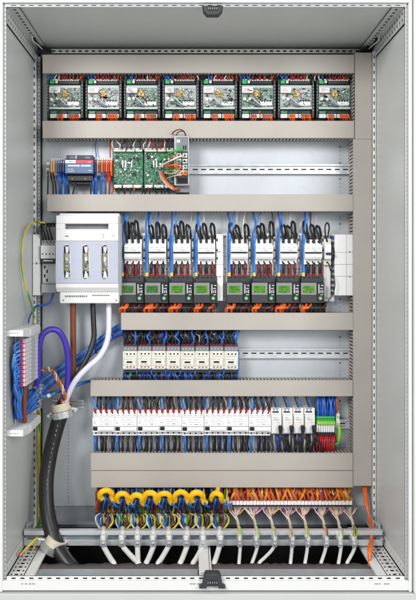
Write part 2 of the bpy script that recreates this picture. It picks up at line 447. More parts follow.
hduct(91, 353, 471, 487.6, 'lowest beige cable duct above the yellow rings and bottom terminals')
b = MB(DH); x0, x1, z0, z1 = b.X(354.9), b.X(372), b.Z(486), b.Z(52.5)
x0 = b.X(353.4)
t = thing('vertical_cable_duct', ((x0 + x1) / 2, 0, z0), 'tall vertical beige cable duct closing all rows at the right', 'cable duct')
b.box(x0, x1, -.003, -.0005, z0, z1, 'duct_in')
n = int((z1 - z0) / .0113); p = (z1 - z0) / n
for xx in (x0 + .001, x1 - .0025):
    b.box(xx, xx + .0015, -.018, -.003, z0, z1, 'duct_in')
    for k in range(n):
        a = z0 + k * p; b.box(xx, xx + .0015, -DH + .002, -.018, a + .0018, a + p - .0022, 'duct')
b.build('slotted_body', t)
b = MB(DH); b.box(b.X(354.9), x1, -DH, -DH + .0018, b.Z(139), z1, 'duct', .0008); b.box(x0, x1, -DH, -DH + .0018, z0, b.Z(139) - .0004, 'duct', .0008)
b.box(x0 + .0001, x0 + .0013, -DH + .0019, -DH + .009, z0, b.Z(139.3), 'duct'); b.box(x1 - .0012, x1, -DH + .0019, -DH + .009, z0, z1, 'duct'); b.build('lid', t)

# ------------------------------------------------------------------ DIN rails
def din(px0, px1, py0, py1, label):
    b = MB(.015); x0, x1 = b.X(px0), b.X(px1); z0, z1 = b.Z(py1), b.Z(py0); H = z1 - z0; lp = H * .17
    b.perf((x0, -.006, z0 + lp), (1, 0, 0), (0, 0, 1), (0, -1, 0), x1 - x0, H - 2 * lp, .0012, 'rail', .028, .017, ((.5, .2),))
    b.box(x0, x1, -.004, -.0035, z0 + lp + .004, z1 - lp - .004, 'slot')
    for za, zb in ((z0 + lp - .0012, z0 + lp), (z1 - lp, z1 - lp + .0012)): b.box(x0, x1, -.0145, -.005, za, zb, 'rail')
    b.box(x0, x1, -.0155, -.0146, z0, z0 + lp, 'rail', .0003); b.box(x0, x1, -.0155, -.0146, z1 - lp, z1, 'rail', .0003)
    return b.build('din_rail', None, label, 'mounting rail', 'slotted steel mounting rails')
din(48, 351, 164.2, 174, 'slotted steel rail carrying the power supply and green circuit boards, empty at right')
din(124, 350.5, 348.8, 358.4, 'slotted steel rail carrying the cream contactors, empty at right')
din(93, 350.5, 419.5, 428.5, 'slotted steel rail behind the long white breaker row and green terminal block')
din(95, 354, 498, 507.5, 'bottom steel rail carrying the terminals beneath the lowest duct')

# ------------------------------------------------------------------ row 1: circuit board modules
def comp(b, px0, px1, py0, py1, h, n, ms, smin=.5, smax=2.2, hh=.004):
    for _ in range(n):
        x = R(px0, px1 - .5); y = R(py0, py1 - .5); w, d = R(smin, smax), R(smin, smax)
        if random.random() < .5: w *= .5
        else: d *= .5
        b.pb(x, min(x + w, px1), y, min(y + d, py1), h, h + R(.0012, hh), random.choice(ms), .0002)
def board_module(pale, label, seed):
    random.seed(seed); hf = .062; o = MB(hf)
    t = thing('circuit_board_module', (o.X(64.4), 0, o.Z(119)), label, 'control module', 'circuit board modules in the top row')
    b = MB(hf); b.pb(45.6, 83.6, 76.6, 118.8, .001, .028, 'black', .001); b.pb(46.2, 48, 79, 117, .028, .05, 'darkgrey'); b.pb(80.4, 82.6, 79, 117, .028, .05, 'darkgrey')
    for k in range(9): b.pb(80.8, 82.3, 84 + k * 3.1, 85.8 + k * 3.1, .05, .053, 'midgrey', .0003); b.pb(46.4, 47.7, 84 + k * 3.1, 85.4 + k * 3.1, .05, .052, 'midgrey', .0003)
    b.build('housing', t)
    b = MB(hf); b.pb(48.2, 80.2, 78.8, 116.6, .03, .034, 'pcb', .0005)
    comp(b, 48.5, 80, 83, 113, .034, 70, ['darkgrey', 'offwhite', 'pcb', 'steel', 'black']); b.build('circuit_board', t)
    for (a, c, y0, y1, mm) in ((49, 53.6, 79.2, 82.6, 'green'), (54.5, 57, 79.2, 82, 'offwhite'), (58, 78.8, 79.8, 83.2, 'black'), (49.5, 79.5, 77.6, 79.1, 'white')):
        bb = MB(hf); bb.pb(a, c, y0, y1, .034, .048, mm)
        if mm == 'black':
            for k in range(8): bb.pb(58.6 + k * 2.5, 60.4 + k * 2.5, 79.0, 79.9, .048, .05, 'offwhite', .0003)
        bb.build('connector', t)
    for (a, c) in ((49, 56), (57, 66.5), (67.5, 79.6)):
        bb = MB(hf); bb.pb(a, c, 113, 116.8, .034, .046, 'white'); bb.pb(a + .4, c - .4, 109.8, 112.6, .034, .044, 'black' if a > 50 else 'pcb')
        k = a + .8
        while k < c - .8: bb.cyl(k, 114.8, .046, .0464, .45, 'darkgrey', 8); k += 1.9
        bb.build('connector', t)
    b = MB(hf); b.pb(48.4, 80.2, 84.2, 107.5, .04, .050, 'pcb_pale' if pale else 'pcb_grey', .001)
    for _ in range(7):
        y = R(88, 105); x = R(49, 72); b.pb(x, x + R(3, 8), y, y + R(1.5, 4), .05, .0504, random.choice(['cover', 'ltgrey', 'pcb', 'midgrey']), 0)
    b.pb(49, 79.6, 84.6, 87, .050, .0508, 'cover', 0); b.pb(48.4, 80.2, 106.6, 108.4, .047, .053, 'cover', .0005)
    comp(b, 59, 79.5, 87.4, 98, .050, 110 if pale else 80, ['cover', 'offwhite', 'ltgrey', 'midgrey', 'pcb_pale' if pale else 'pcb', 'white', 'white', 'cover', 'darkgrey', 'steel', 'black'], .4, 2.0, .007)
    comp(b, 49, 79.5, 98, 106.5, .050, 80 if pale else 60, ['cover', 'offwhite', 'ltgrey', 'darkgrey', 'midgrey', 'pcb', 'steel', 'black'], .4, 2.2, .008)
    b.build('upper_board', t)
    b = MB(hf); b.pb(48.8, 59 + R(-1.5, 1), 86.8 + R(-.5, .5), 92.2, .0535, .056, 'white'); b.pb(49.2, 58.6, 92.3, 93.1, .0535, .0555, 'red', 0)
    for k in range(3): b.pb(50, R(54, 58), 88 + k * 1.3, 88.4 + k * 1.3, .056, .0562, 'ink', 0)
    b.build('label_plate', t)
    for (x, y, r_, mm) in ((51.6 + R(-.5, .5), 98.4 + R(-1, 1), 1.9, 'white'), (56.6 + R(-.6, .6), 98.8 + R(-1, 1), 1.7, 'white'), (54 + R(-2, 2), 94.8, 1.2, 'darkgrey')):
        bb = MB(hf); bb.cyl(x, y, .05, .058, r_, mm, 14, r_ * .75); bb.build('push_button', t)
    q = R(-.6, .6); b = MB(hf); b.pb(61.4 + q, 67 + q, 91.6, 96, .052, .058, 'knob', .0015); b.cyl(64.4 + q, 91.8, .056, .0625, 1.9, 'knob', 14, 1.3)
    for k in range(3): b.pb(61.8 + q + k * 1.8, 62.6 + q + k * 1.8, 93 + R(0, 1), 95, .058, .0586, random.choice(['brown', 'offwhite', 'darkgrey']), 0)
    b.build('rotary_knob', t)
    for k in range(random.randint(3, 6)):
        x, y = R(50, 74), R(88, 100); b = MB(hf)
        fine_c = random.choice(['ltgrey', 'wwhite', 'black', 'midgrey'])
        b.tube([P(0, 0, 0) * 0 + Vector((b.X(x), -.054, b.Z(y))), Vector((b.X(x + R(1, 4)), -.064, b.Z(y + R(1, 4)))), Vector((b.X(x + R(3, 8)), -.054, b.Z(y + R(2, 8))))], .0011, fine_c, 6); b.build('lead', t)
    b = MB(hf); b.pb(66.8, 78.6, 100.6, 105, .0535, .056, 'white')
    for k in range(4): b.pb(67.8 + k * 2.8, 69.3 + k * 2.8, 99.2, 101.4, .0545, .0575, 'darkgrey', .0003)
    b.build('terminal_label', t)
    b = MB(hf)
    b.tube([P(58, 97, .06), P(62, 101, .066), P(66, 104.5, .064), P(70, 106, .055)], .0022, 'ltgrey'); b.tube([P(56, 101, .058), P(61, 104, .064), P(67, 107, .056)], .0022, 'midgrey'); b.build('ribbon_lead', t)
    return t
s1 = S(.062)
for i in range(8):
    green = i in (0, 2, 5, 7)
    mo = board_module(0 if green else 1, 'circuit board module with %s board, %s from the left in the top row' % ('greener' if green else 'greyer', ORD[i + 1]), 300 + i)
    mo.location.x += 38.7 * i * s1
random.seed(21)
for i in range(8):
    x0 = 64.4 + 38.7 * i - 18
    for k in range(3):                            # orange wires under the modules: individuals
        x = x0 + 11.5 + k * 2.2
        wire([(x, 114.5, .05), (x + R(-.4, .4), 117.5, .06), (x + R(-.8, .8), 120.5, .05), (x + R(-1, 1), 126, .04)], .75, random.choice(['orange', 'orange', 'dkorange']),
             'orange wire, %s of three at the lower middle of the %s top-row module' % (('left', 'middle', 'right')[k], ORD[i + 1]), 'orange wires below the top-row modules')
    for k in range(5):
        x = x0 + 23 + k * 2.1
        wire([(x, 114.5, .05), (x + .5, 117.5, .062), (x + 1 + R(-.6, .6), 120.5, .05), (x + 1, 126, .04)], .75, random.choice(['orange', 'orange', 'dkorange']),
             'orange wire, %s of five at the lower right of the %s top-row module' % (ORD[k + 1], ORD[i + 1]), 'orange wires below the top-row modules')
    for k in range(15):
        x = x0 + 2 + k * 2.4 + R(-.6, .6); c = ('blue' if k < 4 else 'red' if k < 10 else 'dkorange')
        if random.random() < .25: c = random.choice(['black', 'black', 'wwhite'])
        fine([(x, 80.5, .045), (x + R(-1, 1), 77.5, .058), (x + R(-2, 2), 74.5, .05), (x + R(-2, 2), 69, .04)], .6, c)
    for k in range(8):
        x = x0 + R(0, 36)
        fine([(x, 117, .02), (x + R(-2, 2), 119, .03), (x + R(-2, 2), 124, .03)], .7, random.choice(['black', 'darkgrey', 'maroon']))

# ------------------------------------------------------------------ row 2
def term(px0, px1, py0, py1, m, label, top='offwhite', hf=.05, group='terminal blocks beside the power supply'):
    t = thing('terminal_block', P((px0 + px1) / 2, py1, .0), label, 'terminal block', group)
    b = MB(hf); b.pb(px0, px1 - .15, py0, py1, .012, hf, m); b.pb(px0 + .3, px1 - .4, py0 + 4, py1 - 4, hf, hf + .006, m); b.build('body', t)
    b = MB(hf); b.pb(px0 + .2, px1 - .3, py0 - 2.8, py0 + .2, .02, hf - .008, top); b.build('marker', t)
    for y in (py0 + 1.6, py1 - 1.6):
        b = MB(hf); b.cyl((px0 + px1) / 2, y, hf, hf + .0008, .5, 'steel', 8); b.build('screw', t)
b = MB(.045); b.pb(46.2, 50, 162, 176, .01, .045, 'cream'); b.pb(47, 49.4, 165, 168, .045, .05, 'midgrey'); b.pb(47, 49.4, 170, 173, .045, .05, 'midgrey')
b.build('end_clamp', None, 'cream end clamp at the far left of the power supply rail', 'end clamp')
names2 = [('beige', 'pale orange terminal block, first from the left'), ('beige', 'pale orange terminal block, second from the left'), ('midgrey', 'grey terminal block left of the power supply'),
          ('blue', 'blue terminal block, third place left of the power supply'), ('brown', 'brown terminal block between blue ones left of the power supply'), ('blue', 'blue terminal block directly left of the power supply')]
for i, (m, lb) in enumerate(names2): term(50.4 + i * 2.4, 52.8 + i * 2.4, 160.5, 176, m, lb)
nm3 = ['blue', 'beige', 'brown', 'orange', 'brown', 'orange', 'red', 'orange']
for i, m in enumerate(nm3):
    term(94.3 + i * 2.25, 96.55 + i * 2.25, 160, 176, m, '%s terminal block, %s to the right of the power supply' % ({'beige': 'pale orange'}.get(m, m), ORD[i + 1]))
hf = .09; o = MB(hf)
t = thing('power_supply', (o.X(79), 0, o.Z(183)), 'dark navy rail power supply with red and blue label', 'power supply')
b = MB(hf); b.pb(64.8, 93.4, 159.2, 174, .012, .09, 'psu_navy', .002); b.pb(66, 92.6, 174.2, 180.5, .012, .074, 'black', .002); b.pb(69, 90, 180.2, 183.4, .02, .06, 'black', .002); b.build('housing', t)
b = MB(hf); b.pb(65.6, 92.8, 154.6, 159.4, .02, .078, 'psu_navy', .0015)
for x in (69, 84.5): b.pb(x, x + 5, 156, 158, .078, .0786, 'midgrey', 0)
b.pb(75, 76, 155, 158.6, .078, .080, 'offwhite', .0003); b.build('terminal_hood', t)
b = MB(hf); b.pb(65.1, 93.1, 163.4, 173.2, .09, .0912, 'psu_label', .0003)
for x, y, w_ in ((67.5, 169, 6), (67.5, 171, 7), (88.5, 170.4, 3)): b.pb(x, x + w_, y, y + .5, .0912, .0914, 'offwhite', 0)
x = 68.0
while x < 90:
    w_ = R(.7, 1.1)
    if not 79 < x < 80.5: b.pb(x, x + w_, 165.0, 166.5, .0912, .0914, 'white', 0)
    x += w_ + .25
b.build('front_label', t)
b = MB(hf); b.pb(65.1, 75.8, 160, 163.2, .09, .0912, 'white', .0003); b.pb(69, 73, 161.3, 161.8, .0912, .0914, 'ink', 0); b.build('white_field', t)
b = MB(hf); b.pb(76, 93.1, 160, 163.2, .09, .0912, 'psu_red', .0003); b.pb(88, 91, 161.8, 162.3, .0912, .0914, 'white', 0); b.build('red_field', t)
for x in (71.5, 84.5):
    b = MB(hf); b.cyl(x, 178.2, .074, .0746, .8, 'midgrey'); b.build('screw', t)
rw2 = [(48, 175, 'black'), (51, 176, 'black'), (53.5, 176, 'black'), (58, 176, 'blue'), (59.5, 176, 'blue'), (61.5, 176, 'deepblue'), (63.5, 176, 'blue'), (66.5, 178, 'blue'), (68, 180, 'darkgrey'), (75, 181, 'darkgrey'), (90.5, 180, 'darkgrey'), (93, 178, 'blue'), (94.6, 176, 'deepblue'), (96, 176, 'blue'),
       (101.5, 175, 'blue'), (103, 175, 'blue'), (106, 175, 'red'), (108.4, 175, 'dkorange'), (110, 175, 'red')]
for i, (x, y, m) in enumerate(rw2):
    d = R(-1.5, 2.5)
    wire([(x, y - 3, .05), (x + d * .2, y + 3, .068), (x + d, y + 9, .06), (x + d + R(-1, 1), 196, .04), (x + d, 201, .03)], 1.0 if m in ('blue', 'deepblue') else .7, m,
         '%s wire, %s from the left below the power supply row' % ({'deepblue': 'blue', 'darkgrey': 'grey', 'dkorange': 'orange'}.get(m, m), ORD[i + 1]), 'wires under the power supply row')
wire([(96, 160, .03), (96.2, 155, .02), (95.4, 148, .015), (96, 141, .012), (96, 134, .012)], .6, 'blue', 'thin blue wire rising to the duct beside the power supply', 'thin wires above the power supply')
wire([(110.5, 160, .03), (110, 152, .025), (110.4, 145, .02), (110, 134, .02)], .6, 'red', 'thin red wire rising to the duct beside the orange terminals', 'thin wires above the power supply')
# two green interface boards
def iface(px0, label, seed):
    random.seed(seed); hf = .05; o = MB(hf)
    t = thing('interface_board', (o.X(px0 + 15), 0, o.Z(189)), label, 'circuit board', 'green interface boards')
    b = MB(hf); b.pb(px0 - .2, px0 + 30.6, 146, 189, .012, .03, 'darkgrey'); b.build('carrier', t)
    b = MB(hf); b.pb(px0 + .4, px0 + 30, 147, 188.4, .03, .034, 'pcb', .0004)
    comp(b, px0 + 1, px0 + 29.5, 152, 184, .034, 330, ['darkgrey', 'offwhite', 'white', 'pcb', 'pcb_grey', 'pcb_pale', 'steel', 'green', 'midgrey', 'black', 'ltgrey'], .4, 1.9, .007)
    for k in range(6): b.cyl(px0 + 4 + k * 4.2, R(156, 176), .034, .044, 1.1, random.choice(['black', 'steel', 'offwhite']))
    for x, y in ((3.5, 155), (7, 164), (16, 158), (21, 172), (24, 157)): b.pb(px0 + x, px0 + x + 2.4, y, y + 3.4, .034, .042, 'black')
    for x in (9, 12, 18): b.pb(px0 + x, px0 + x + 1.6, 160, 167, .034, .040, 'offwhite')
    b.build('circuit_board', t)
    for x0_, x1_ in ((1, 13), (14, 22), (23, 29.6)):
        b = MB(hf); b.pb(px0 + x0_, px0 + x1_, 148, 151.4, .034, .05, 'cream')
        x = px0 + x0_ + 1
        while x < px0 + x1_ - .7: b.cyl(x, 149.8, .05, .0504, .5, 'midgrey', 8); x += 2
        b.build('connector', t)
    for x0_, x1_ in ((1.5, 9), (10.5, 20), (21, 29)):
        b = MB(hf); b.pb(px0 + x0_, px0 + x1_, 184.6, 187.8, .034, .048, 'cream'); b.pb(px0 + x0_ + .5, px0 + x1_ - .5, 183.4, 184.4, .034, .04, 'darkgrey'); b.build('connector', t)
    for x, y in ((1.6, 148.4), (28.8, 148.2)): pass
    return t
iface(112.4, 'left one of the two green interface boards full of tiny components', 31)
iface(143.6, 'right one of the two green interface boards, touching the grey controller', 33)
random.seed(40)
for i in range(14):
    x = 114 + i * 4.2 + R(-.8, .8); c = random.choice(['maroon', 'red', 'black', 'brown', 'wwhite'])
    fine([(x, 149.5, .05), (x + R(-2, 2), 145, .064), (x + R(-3, 3), 141, .05), (x + R(-3, 3), 134, .03)], .55, c)
    fine([(x, 187, .045), (x + R(-2, 2), 190, .06), (x + R(-3, 3), 192.5, .05), (x + R(-3, 3), 199, .03)], .55, random.choice(['black', 'darkgrey', 'maroon', 'orange']))
# grey controller module
hf = .10; o = MB(hf)
t = thing('controller_module', (o.X(181), 0, o.Z(191)), 'tall grey controller module with orange and cream plug sockets', 'controller')
b = MB(hf); b.pb(174.2, 189, 135.4, 185, .012, .096, 'ltgrey', .0015); b.pb(175.5, 189.4, 184, 191.5, .012, .07, 'midgrey', .001); b.build('housing', t)
b = MB(hf); b.pb(176.6, 187.6, 137, 151.5, .096, .100, 'midgrey', .0006)
for k in range(2): b.pb(183 + k * 2, 184.2 + k * 2, 145.5, 149.5, .1, .1006, 'slot', 0)
b.pb(177.6, 180.4, 146.2, 150, .1, .1012, 'green', 0); b.pb(176.2, 188, 151.8, 184, .096, .0985, 'darkgrey', .0004); b.build('display_panel', t)
b = MB(hf); b.pb(176.9, 180, 139.8, 142.6, .1, .1012, 'white', .0002); b.build('label_plate', t)
for c_ in range(2):
    for r_ in range(4):
        b = MB(hf); x = 176.4 + c_ * 6; y = 153.2 + r_ * 5.8; m = ('cream', 'offwhite', 'ltgrey', 'beige')[r_]
        b.pb(x, x + 4.9, y, y + 4.6, .096, .104, m, .0006); b.cyl(x + 2.5 + R(-.3, .3), y + 2.4, .104, .1045, 1.1, 'slot' if r_ < 3 else 'brown'); b.build('socket', t)
b = MB(hf); b.pb(177, 187.4, 178, 183, .096, .099, 'slot', .0004); b.build('port', t)
b = MB(hf); b.pb(188.0, 189, 137, 183, .096, .098, 'ltgrey', .0004); b.pb(174.3, 175.4, 137, 183, .096, .098, 'ltgrey', .0004); b.build('side_rib', t)
for k in range(12):
    x = R(176, 187); y = R(156, 176)
    fine([(x, y, .104), (x + R(-3, 0), y + R(-3, 2), .118), (x + R(-8, -3), y + R(-3, 5), .12), (R(164, 172), y + R(-2, 9), .06)], R(.35, .6), random.choice(['orange', 'wwhite', 'ltorange', 'green', 'black', 'wwhite']))
g = 'jumper leads at the grey controller'
wire([(184, 151.5, .11), (180, 149.6, .125), (173, 151.5, .12), (166, 155.5, .09), (160, 160.5, .05)], 1.0, 'green', 'green lead arching from the grey controller to the right green board', g)
wire([(184, 156.5, .11), (180, 156.4, .125), (172, 160, .12), (166, 163, .09), (159.5, 167, .05)], .9, 'wwhite', 'white lead arching from the grey controller to the right green board', g)
wire([(180, 167, .11), (176, 164.6, .12), (171, 165.5, .11), (167, 166, .08)], 1.1, 'orange', 'short orange lead plugged into the middle of the grey controller', g)
for i, (m, dx) in enumerate((('orange', 0), ('dkorange', 1.5), ('wgrey', -1.6))):
    wire([(161 + dx, 172, .05), (163 + dx, 178, .08), (168 + dx, 184.5, .09), (174 + dx, 189, .09), (178 + dx, 190, .07)], 1.0, m, ('orange lead sagging below the right green board, upper one', 'darker orange lead sagging below the right green board, outer one', 'grey lead sagging below the right green board')[i], g)
wire([(171, 137, .03), (173, 132.5, .10), (179, 129.5, .115), (184, 131.5, .115), (186, 136.5, .09)], .6, 'maroon', 'thin maroon wire looping over the top of the grey controller', g)
wire([(176, 136, .09), (178, 132.4, .11), (182, 131.2, .115), (185, 133, .11), (185.4, 136.5, .09)], .5, 'black', 'thin black wire looping over the top of the grey controller', g)

# ------------------------------------------------------------------ row 3
# busbar covers (white panels)
def cover(px0, px1, py0, py1, h, lines_v, lines_h, label, m='white'):
    o = MB(h); t = thing('busbar_cover', (o.X((px0 + px1) / 2), 0, o.Z(py1)), label, 'busbar cover', 'white busbar covers')
    xs = [px0] + lines_v + [px1]; ys = [py0] + lines_h + [py1]
    for a, c in zip(xs[:-1], xs[1:]):
        for e, f in zip(ys[:-1], ys[1:]):
            b = MB(h); b.pb(a + .12, c - .12, e + .12, f - .12, .002, h, m, .001); b.build('cover_plate', t)
    b = MB(h); b.pb(px0 + .4, px1 - .4, py0 + .4, py1 - .4, .001, h - .004, 'midgrey', 0); b.build('busbar_support', t)
    for y in (ys[1] if len(ys) > 2 else (py0 + py1) / 2, ys[-2] + 1.5):
        b = MB(h); b.cyl(px1 - 3.4, y - 1, h, h + .0008, .6, 'darkgrey', 8); b.build('screw', t)
    return t
cover(334.6, 353.2, 234.4, 295.6, .062, [346.7], [252.5, 264.5, 276.5], 'wide white busbar cover right of the energy meters')
cover(32.6, 40, 234.2, 295.5, .06, [], [263.5], 'narrow white busbar cover on the far left post')
cover(216.2, 223.2, 234, 301, .055, [], [252.5, 264.5, 276.5], 'narrow white busbar cover between the two groups of meters')
o = MB(.03)
t = thing('busbar_board', (o.X(227), 0, o.Z(302)), 'pale busbar board behind the meters and their breakers', 'busbar board')
for a, c in ((121.5, 216.6), (223.2, 334.4)):
    b = MB(.03); b.pb(a, c, 233, 301.5, .001, .03, 'offwhite', .001)
    for y in (236, 246, 256, 272, 284, 296): b.pb(a, c, y, y + .4, .03, .0306, 'midgrey', 0)
    k = a + 1.5
    while k < c - 1.5:
        b.pb(k, k + .8, 235.6, 238, .03, .034, 'darkgrey', 0); b.pb(k, k + .8, 268, 270, .03, .032, 'darkgrey', 0); k += 3.1
    b.build('board', t)
# left 3-pole breaker
hf = .075; o = MB(hf)
t = thing('circuit_breaker', (o.X(47.5), 0, o.Z(293)), 'white four-pole breaker with four black wires at the far left', 'circuit breaker')
b = MB(hf); b.pb(40.4, 55, 239, 293, .005, .045, 'ltgrey'); b.pb(40.6, 55, 239.6, 245, .04, .058, 'ltgrey'); b.pb(40.6, 55, 245.2, 258.6, .04, .075, 'white', .001); b.pb(40.8, 55, 263.6, 284, .04, .050, 'offwhite'); b.pb(40.6, 55, 284.4, 292.8, .04, .062, 'ltgrey'); b.build('body', t)
b = MB(hf); b.pb(40.8, 55, 258.8, 263.2, .045, .070, 'darkgrey'); b.pb(43, 53, 260, 261.4, .070, .074, 'offwhite'); b.build('toggle', t)
for k in range(4):
    for y, h in ((241.8, .058), (254, .075)):
        b = MB(hf); b.cyl(42.6 + k * 3.5, y, h, h + .0008, .75, 'slot', 10); b.build('screw', t)
for k in range(4):
    b = MB(hf); b.pb(42.4 + (k % 2) * 2.4, 43.8 + (k % 2) * 2.4, 265.5 + k * 4.4, 268.6 + k * 4.4, .05, .0506, 'slot', 0); b.build('slot', t)
for k in range(4):
    x = 43 + k * 3
    wire([(x, 240, .058), (x - 1, 235, .075), (x - 2.5, 229, .085), (x - 1.5, 224.4, .07), (x + 3, 223.8, .05), (x + 6, 226.5, .02)], .9, 'jacket', 'short black wire, %s of four into the far left breaker' % ORD[k + 1], 'black wires into the far left breaker')
wire([(46, 223.4, .07), (40, 222.2, .09), (32.5, 222.6, .13), (26.5, 229, .19), (22.6, 243, .235), (21.6, 262, .245), (24, 280, .23), (29, 297, .21), (33.4, 313, .18), (33, 330, .18)], .85, 'greenyellow', 'green-yellow wire bowing out from the far left breaker', 'earth wires')
wire([(54, 280, .04), (53.5, 292, .045), (50, 302, .05), (44, 305, .05), (36.5, 306, .045)], 1.1, 'blue', 'blue wire curving from the far left breaker behind the post', 'blue wires at the left')

# fuse switch disconnector
hf = .13; o = MB(hf)
t = thing('fuse_switch', (o.X(87), 0, o.Z(304)), 'big white fuse switch with lavender panel and three fuse windows', 'fuse switch')
b = MB(hf); b.pb(57.6, 118.4, 212.6, 302, .004, .10, 'offwhite', .002); b.pb(118.4, 120.2, 222, 296, .03, .085, 'ltgrey', .001); b.build('base', t)
b = MB(hf)
b.pb(55.6, 118, 215.2, 223.6, .10, .124, 'offwhite', .002); b.pb(55.6, 64.6, 223.6, 229, .10, .124, 'offwhite', .0006); b.pb(108.2, 118, 223.6, 229, .10, .124, 'offwhite', .0006)
b.pb(64.6, 108.2, 223.6, 229, .10, .102, 'midgrey', 0); b.pb(55.6, 118, 229, 240.8, .10, .124, 'offwhite', .001)  # mid grey floor of the handle slot paints its shadow
b.build('cover', t); b = MB(hf)
b.prism([(-.124, b.Z(283.4)), (-.124, b.Z(287.5)), (-.112, b.Z(292)), (-.10, b.Z(292)), (-.10, b.Z(283.4))], 0, b.X(55.6), b.X(118), 'offwhite')
b.build('lower_lip', t)
b = MB(hf); h0, h1 = .104, .127
ys0, ys1 = 244.4, 279.6
b.pb(55.5, 118.1, 241, ys0, h0, h1, 'lavender', .0003); b.pb(55.5, 118.1, ys1, 283.2, h0, h1, 'lavender', .0003)
edges = [55.5, 63, 70.2, 82, 89.2, 101, 108.2, 118.1]
for a, c in zip(edges[0::2], edges[1::2]): b.pb(a, c, ys0, ys1, h0, h1, 'lavender', 0)
b.pb(55.6, 118, 241, 283.2, .10, h0, 'midgrey', 0)
for cx in (66.6, 85.6, 104.6):              # rounded window corners
    for sy, yy in ((1, ys0), (-1, ys1)):
        for sx in (-1, 1):
            q = [(b.X(cx + sx * 3.6), b.Z(yy))]
            for k in range(6):
                a = math.pi / 2 * k / 5; q.append((b.X(cx + sx * 3.6 * math.cos(a) ), b.Z(yy + sy * 3.6 * (1 - math.sin(a)))))
            b.prism(q, 1, -h1 + .0003, -h0, 'lavender')
pn = b.build('front_panel', t)
for cx in (66.6, 85.6, 104.6):
    f = MB(hf)
    pts = [Vector((f.X(cx + 3.4 * math.cos(a)), -h1, f.Z((248 if math.sin(a) > 0 else 276) - 3.3 * math.sin(a)))) for a in [math.pi * k / 8 for k in range(9)] + [math.pi + math.pi * k / 8 for k in range(9)]]
    f.tube(pts, .0011, 'steel', 6, 1, True); w_ = f.build('window_rim', t)
    f = MB(hf); f.pb(cx - 3.3, cx + 3.3, 253, 271, .106, .116, 'fuse', .001); f.pb(cx - 1.4, cx + 1.2, 257, 261, .116, .117, 'offwhite', 0); f.pb(cx - 1.8, cx + .4, 263, 268, .116, .117, 'ink', 0); 
    for k in range(26):
        yy = R(250, 274); xx = R(cx - 3, cx + 1.8); f.pb(xx, xx + R(.8, 2.2), yy, yy + R(.6, 2.2), .110, R(.1165, .119), random.choice(['steel', 'steel', 'offwhite', 'darkgrey', 'fuse', 'ltgrey']), .0003)
    f.build('fuse_body', t)
    for (y0, y1, tip) in ((246, 252.6, 252.6), (271.4, 278.2, 271.4)):
        f = MB(hf); mid = y1 if y0 < 250 else y0; out = y0 if y0 < 250 else y1
        f.prism([(f.X(cx - 2.4), f.Z(out)), (f.X(cx + 2.4), f.Z(out)), (f.X(cx + .9), f.Z(mid)), (f.X(cx - .9), f.Z(mid))], 1, -.118, -.106, 'offwhite'); f.build('fuse_blade', t)
b = MB(hf); b.pb(59, 118.2, 292.3, 303.6, .02, .112, 'offwhite', .002)
x = 64.0
while x < 108:
    w_ = R(.8, 2.2)
    if not 86 < x < 89: b.pb(x, x + w_, 295.6 + (x > 88) * -.6, 297.4 + (x > 88) * -1.2, .112, .1123, 'ink', 0)
    x += w_ + .6
for x in (61.5, 115): b.pb(x, x + 1.6, 299.8, 301.4, .112, .1125, 'midgrey', 0)
b.build('terminal_shroud', t)
b = MB(hf)
for (x, y) in ((66.5, 235.6), (103, 234), (103.4, 236.4), (113, 235)): b.pb(x - (1.8 if x < 70 else .5), x + (1.8 if x < 70 else .5), y, y + 1, .124, .1243, 'ink', 0)
b.build('printed_mark', t)

# meter groups
def motor_breaker(label):
    hf = .082; o = MB(hf)
    t = thing('miniature_breaker', (o.X(132.7), 0, o.Z(264.5)), label, 'circuit breaker', 'white three-pole breakers over the meters')
    b = MB(hf); b.pb(124, 141.4, 239, 264.2, .03, .058, 'white', .001); b.pb(124, 141.4, 244.8, 258.8, .058, .078, 'white', .0012)
    for k in (1, 2): b.pb(124 + 5.8 * k - .1, 124 + 5.8 * k + .1, 239.4, 264, .0575, .0584, 'midgrey', 0)
    for k in range(3): b.pb(125 + k * 5.8, 128.6 + k * 5.8, 247.6, 248.0, .078, .0782, 'ink', 0)
    b.pb(126, 136, 249.2, 249.5, .078, .0782, 'inkgreen', 0); b.pb(132.5, 136, 250.3, 250.7, .078, .0782, 'ink', 0); b.build('body', t)
    b = MB(hf); b.pb(124, 140.6, 251.8, 253.1, .078, .0865, 'black', .0006); b.build('toggle', t)
    b = MB(hf); b.pb(124.2, 141.2, 253.3, 257.6, .078, .082, 'offwhite', .001); b.build('toggle_guard', t)
    for k in range(3):
        for y in (241.4, 261.8):
            b = MB(hf); b.cyl(126.9 + k * 5.8, y, .058, .0588, .9, 'slot', 10); b.build('screw', t)
    b = MB(hf); b.pb(142.6, 144.4, 236, 262, .03, .052, 'ltgrey')
    for k in range(3): b.pb(142.8, 144.3, (238, 249, 257)[k], (241, 251, 259)[k], .052, .054, 'black', 0)
    b.build('auxiliary_contact', t)
    return t
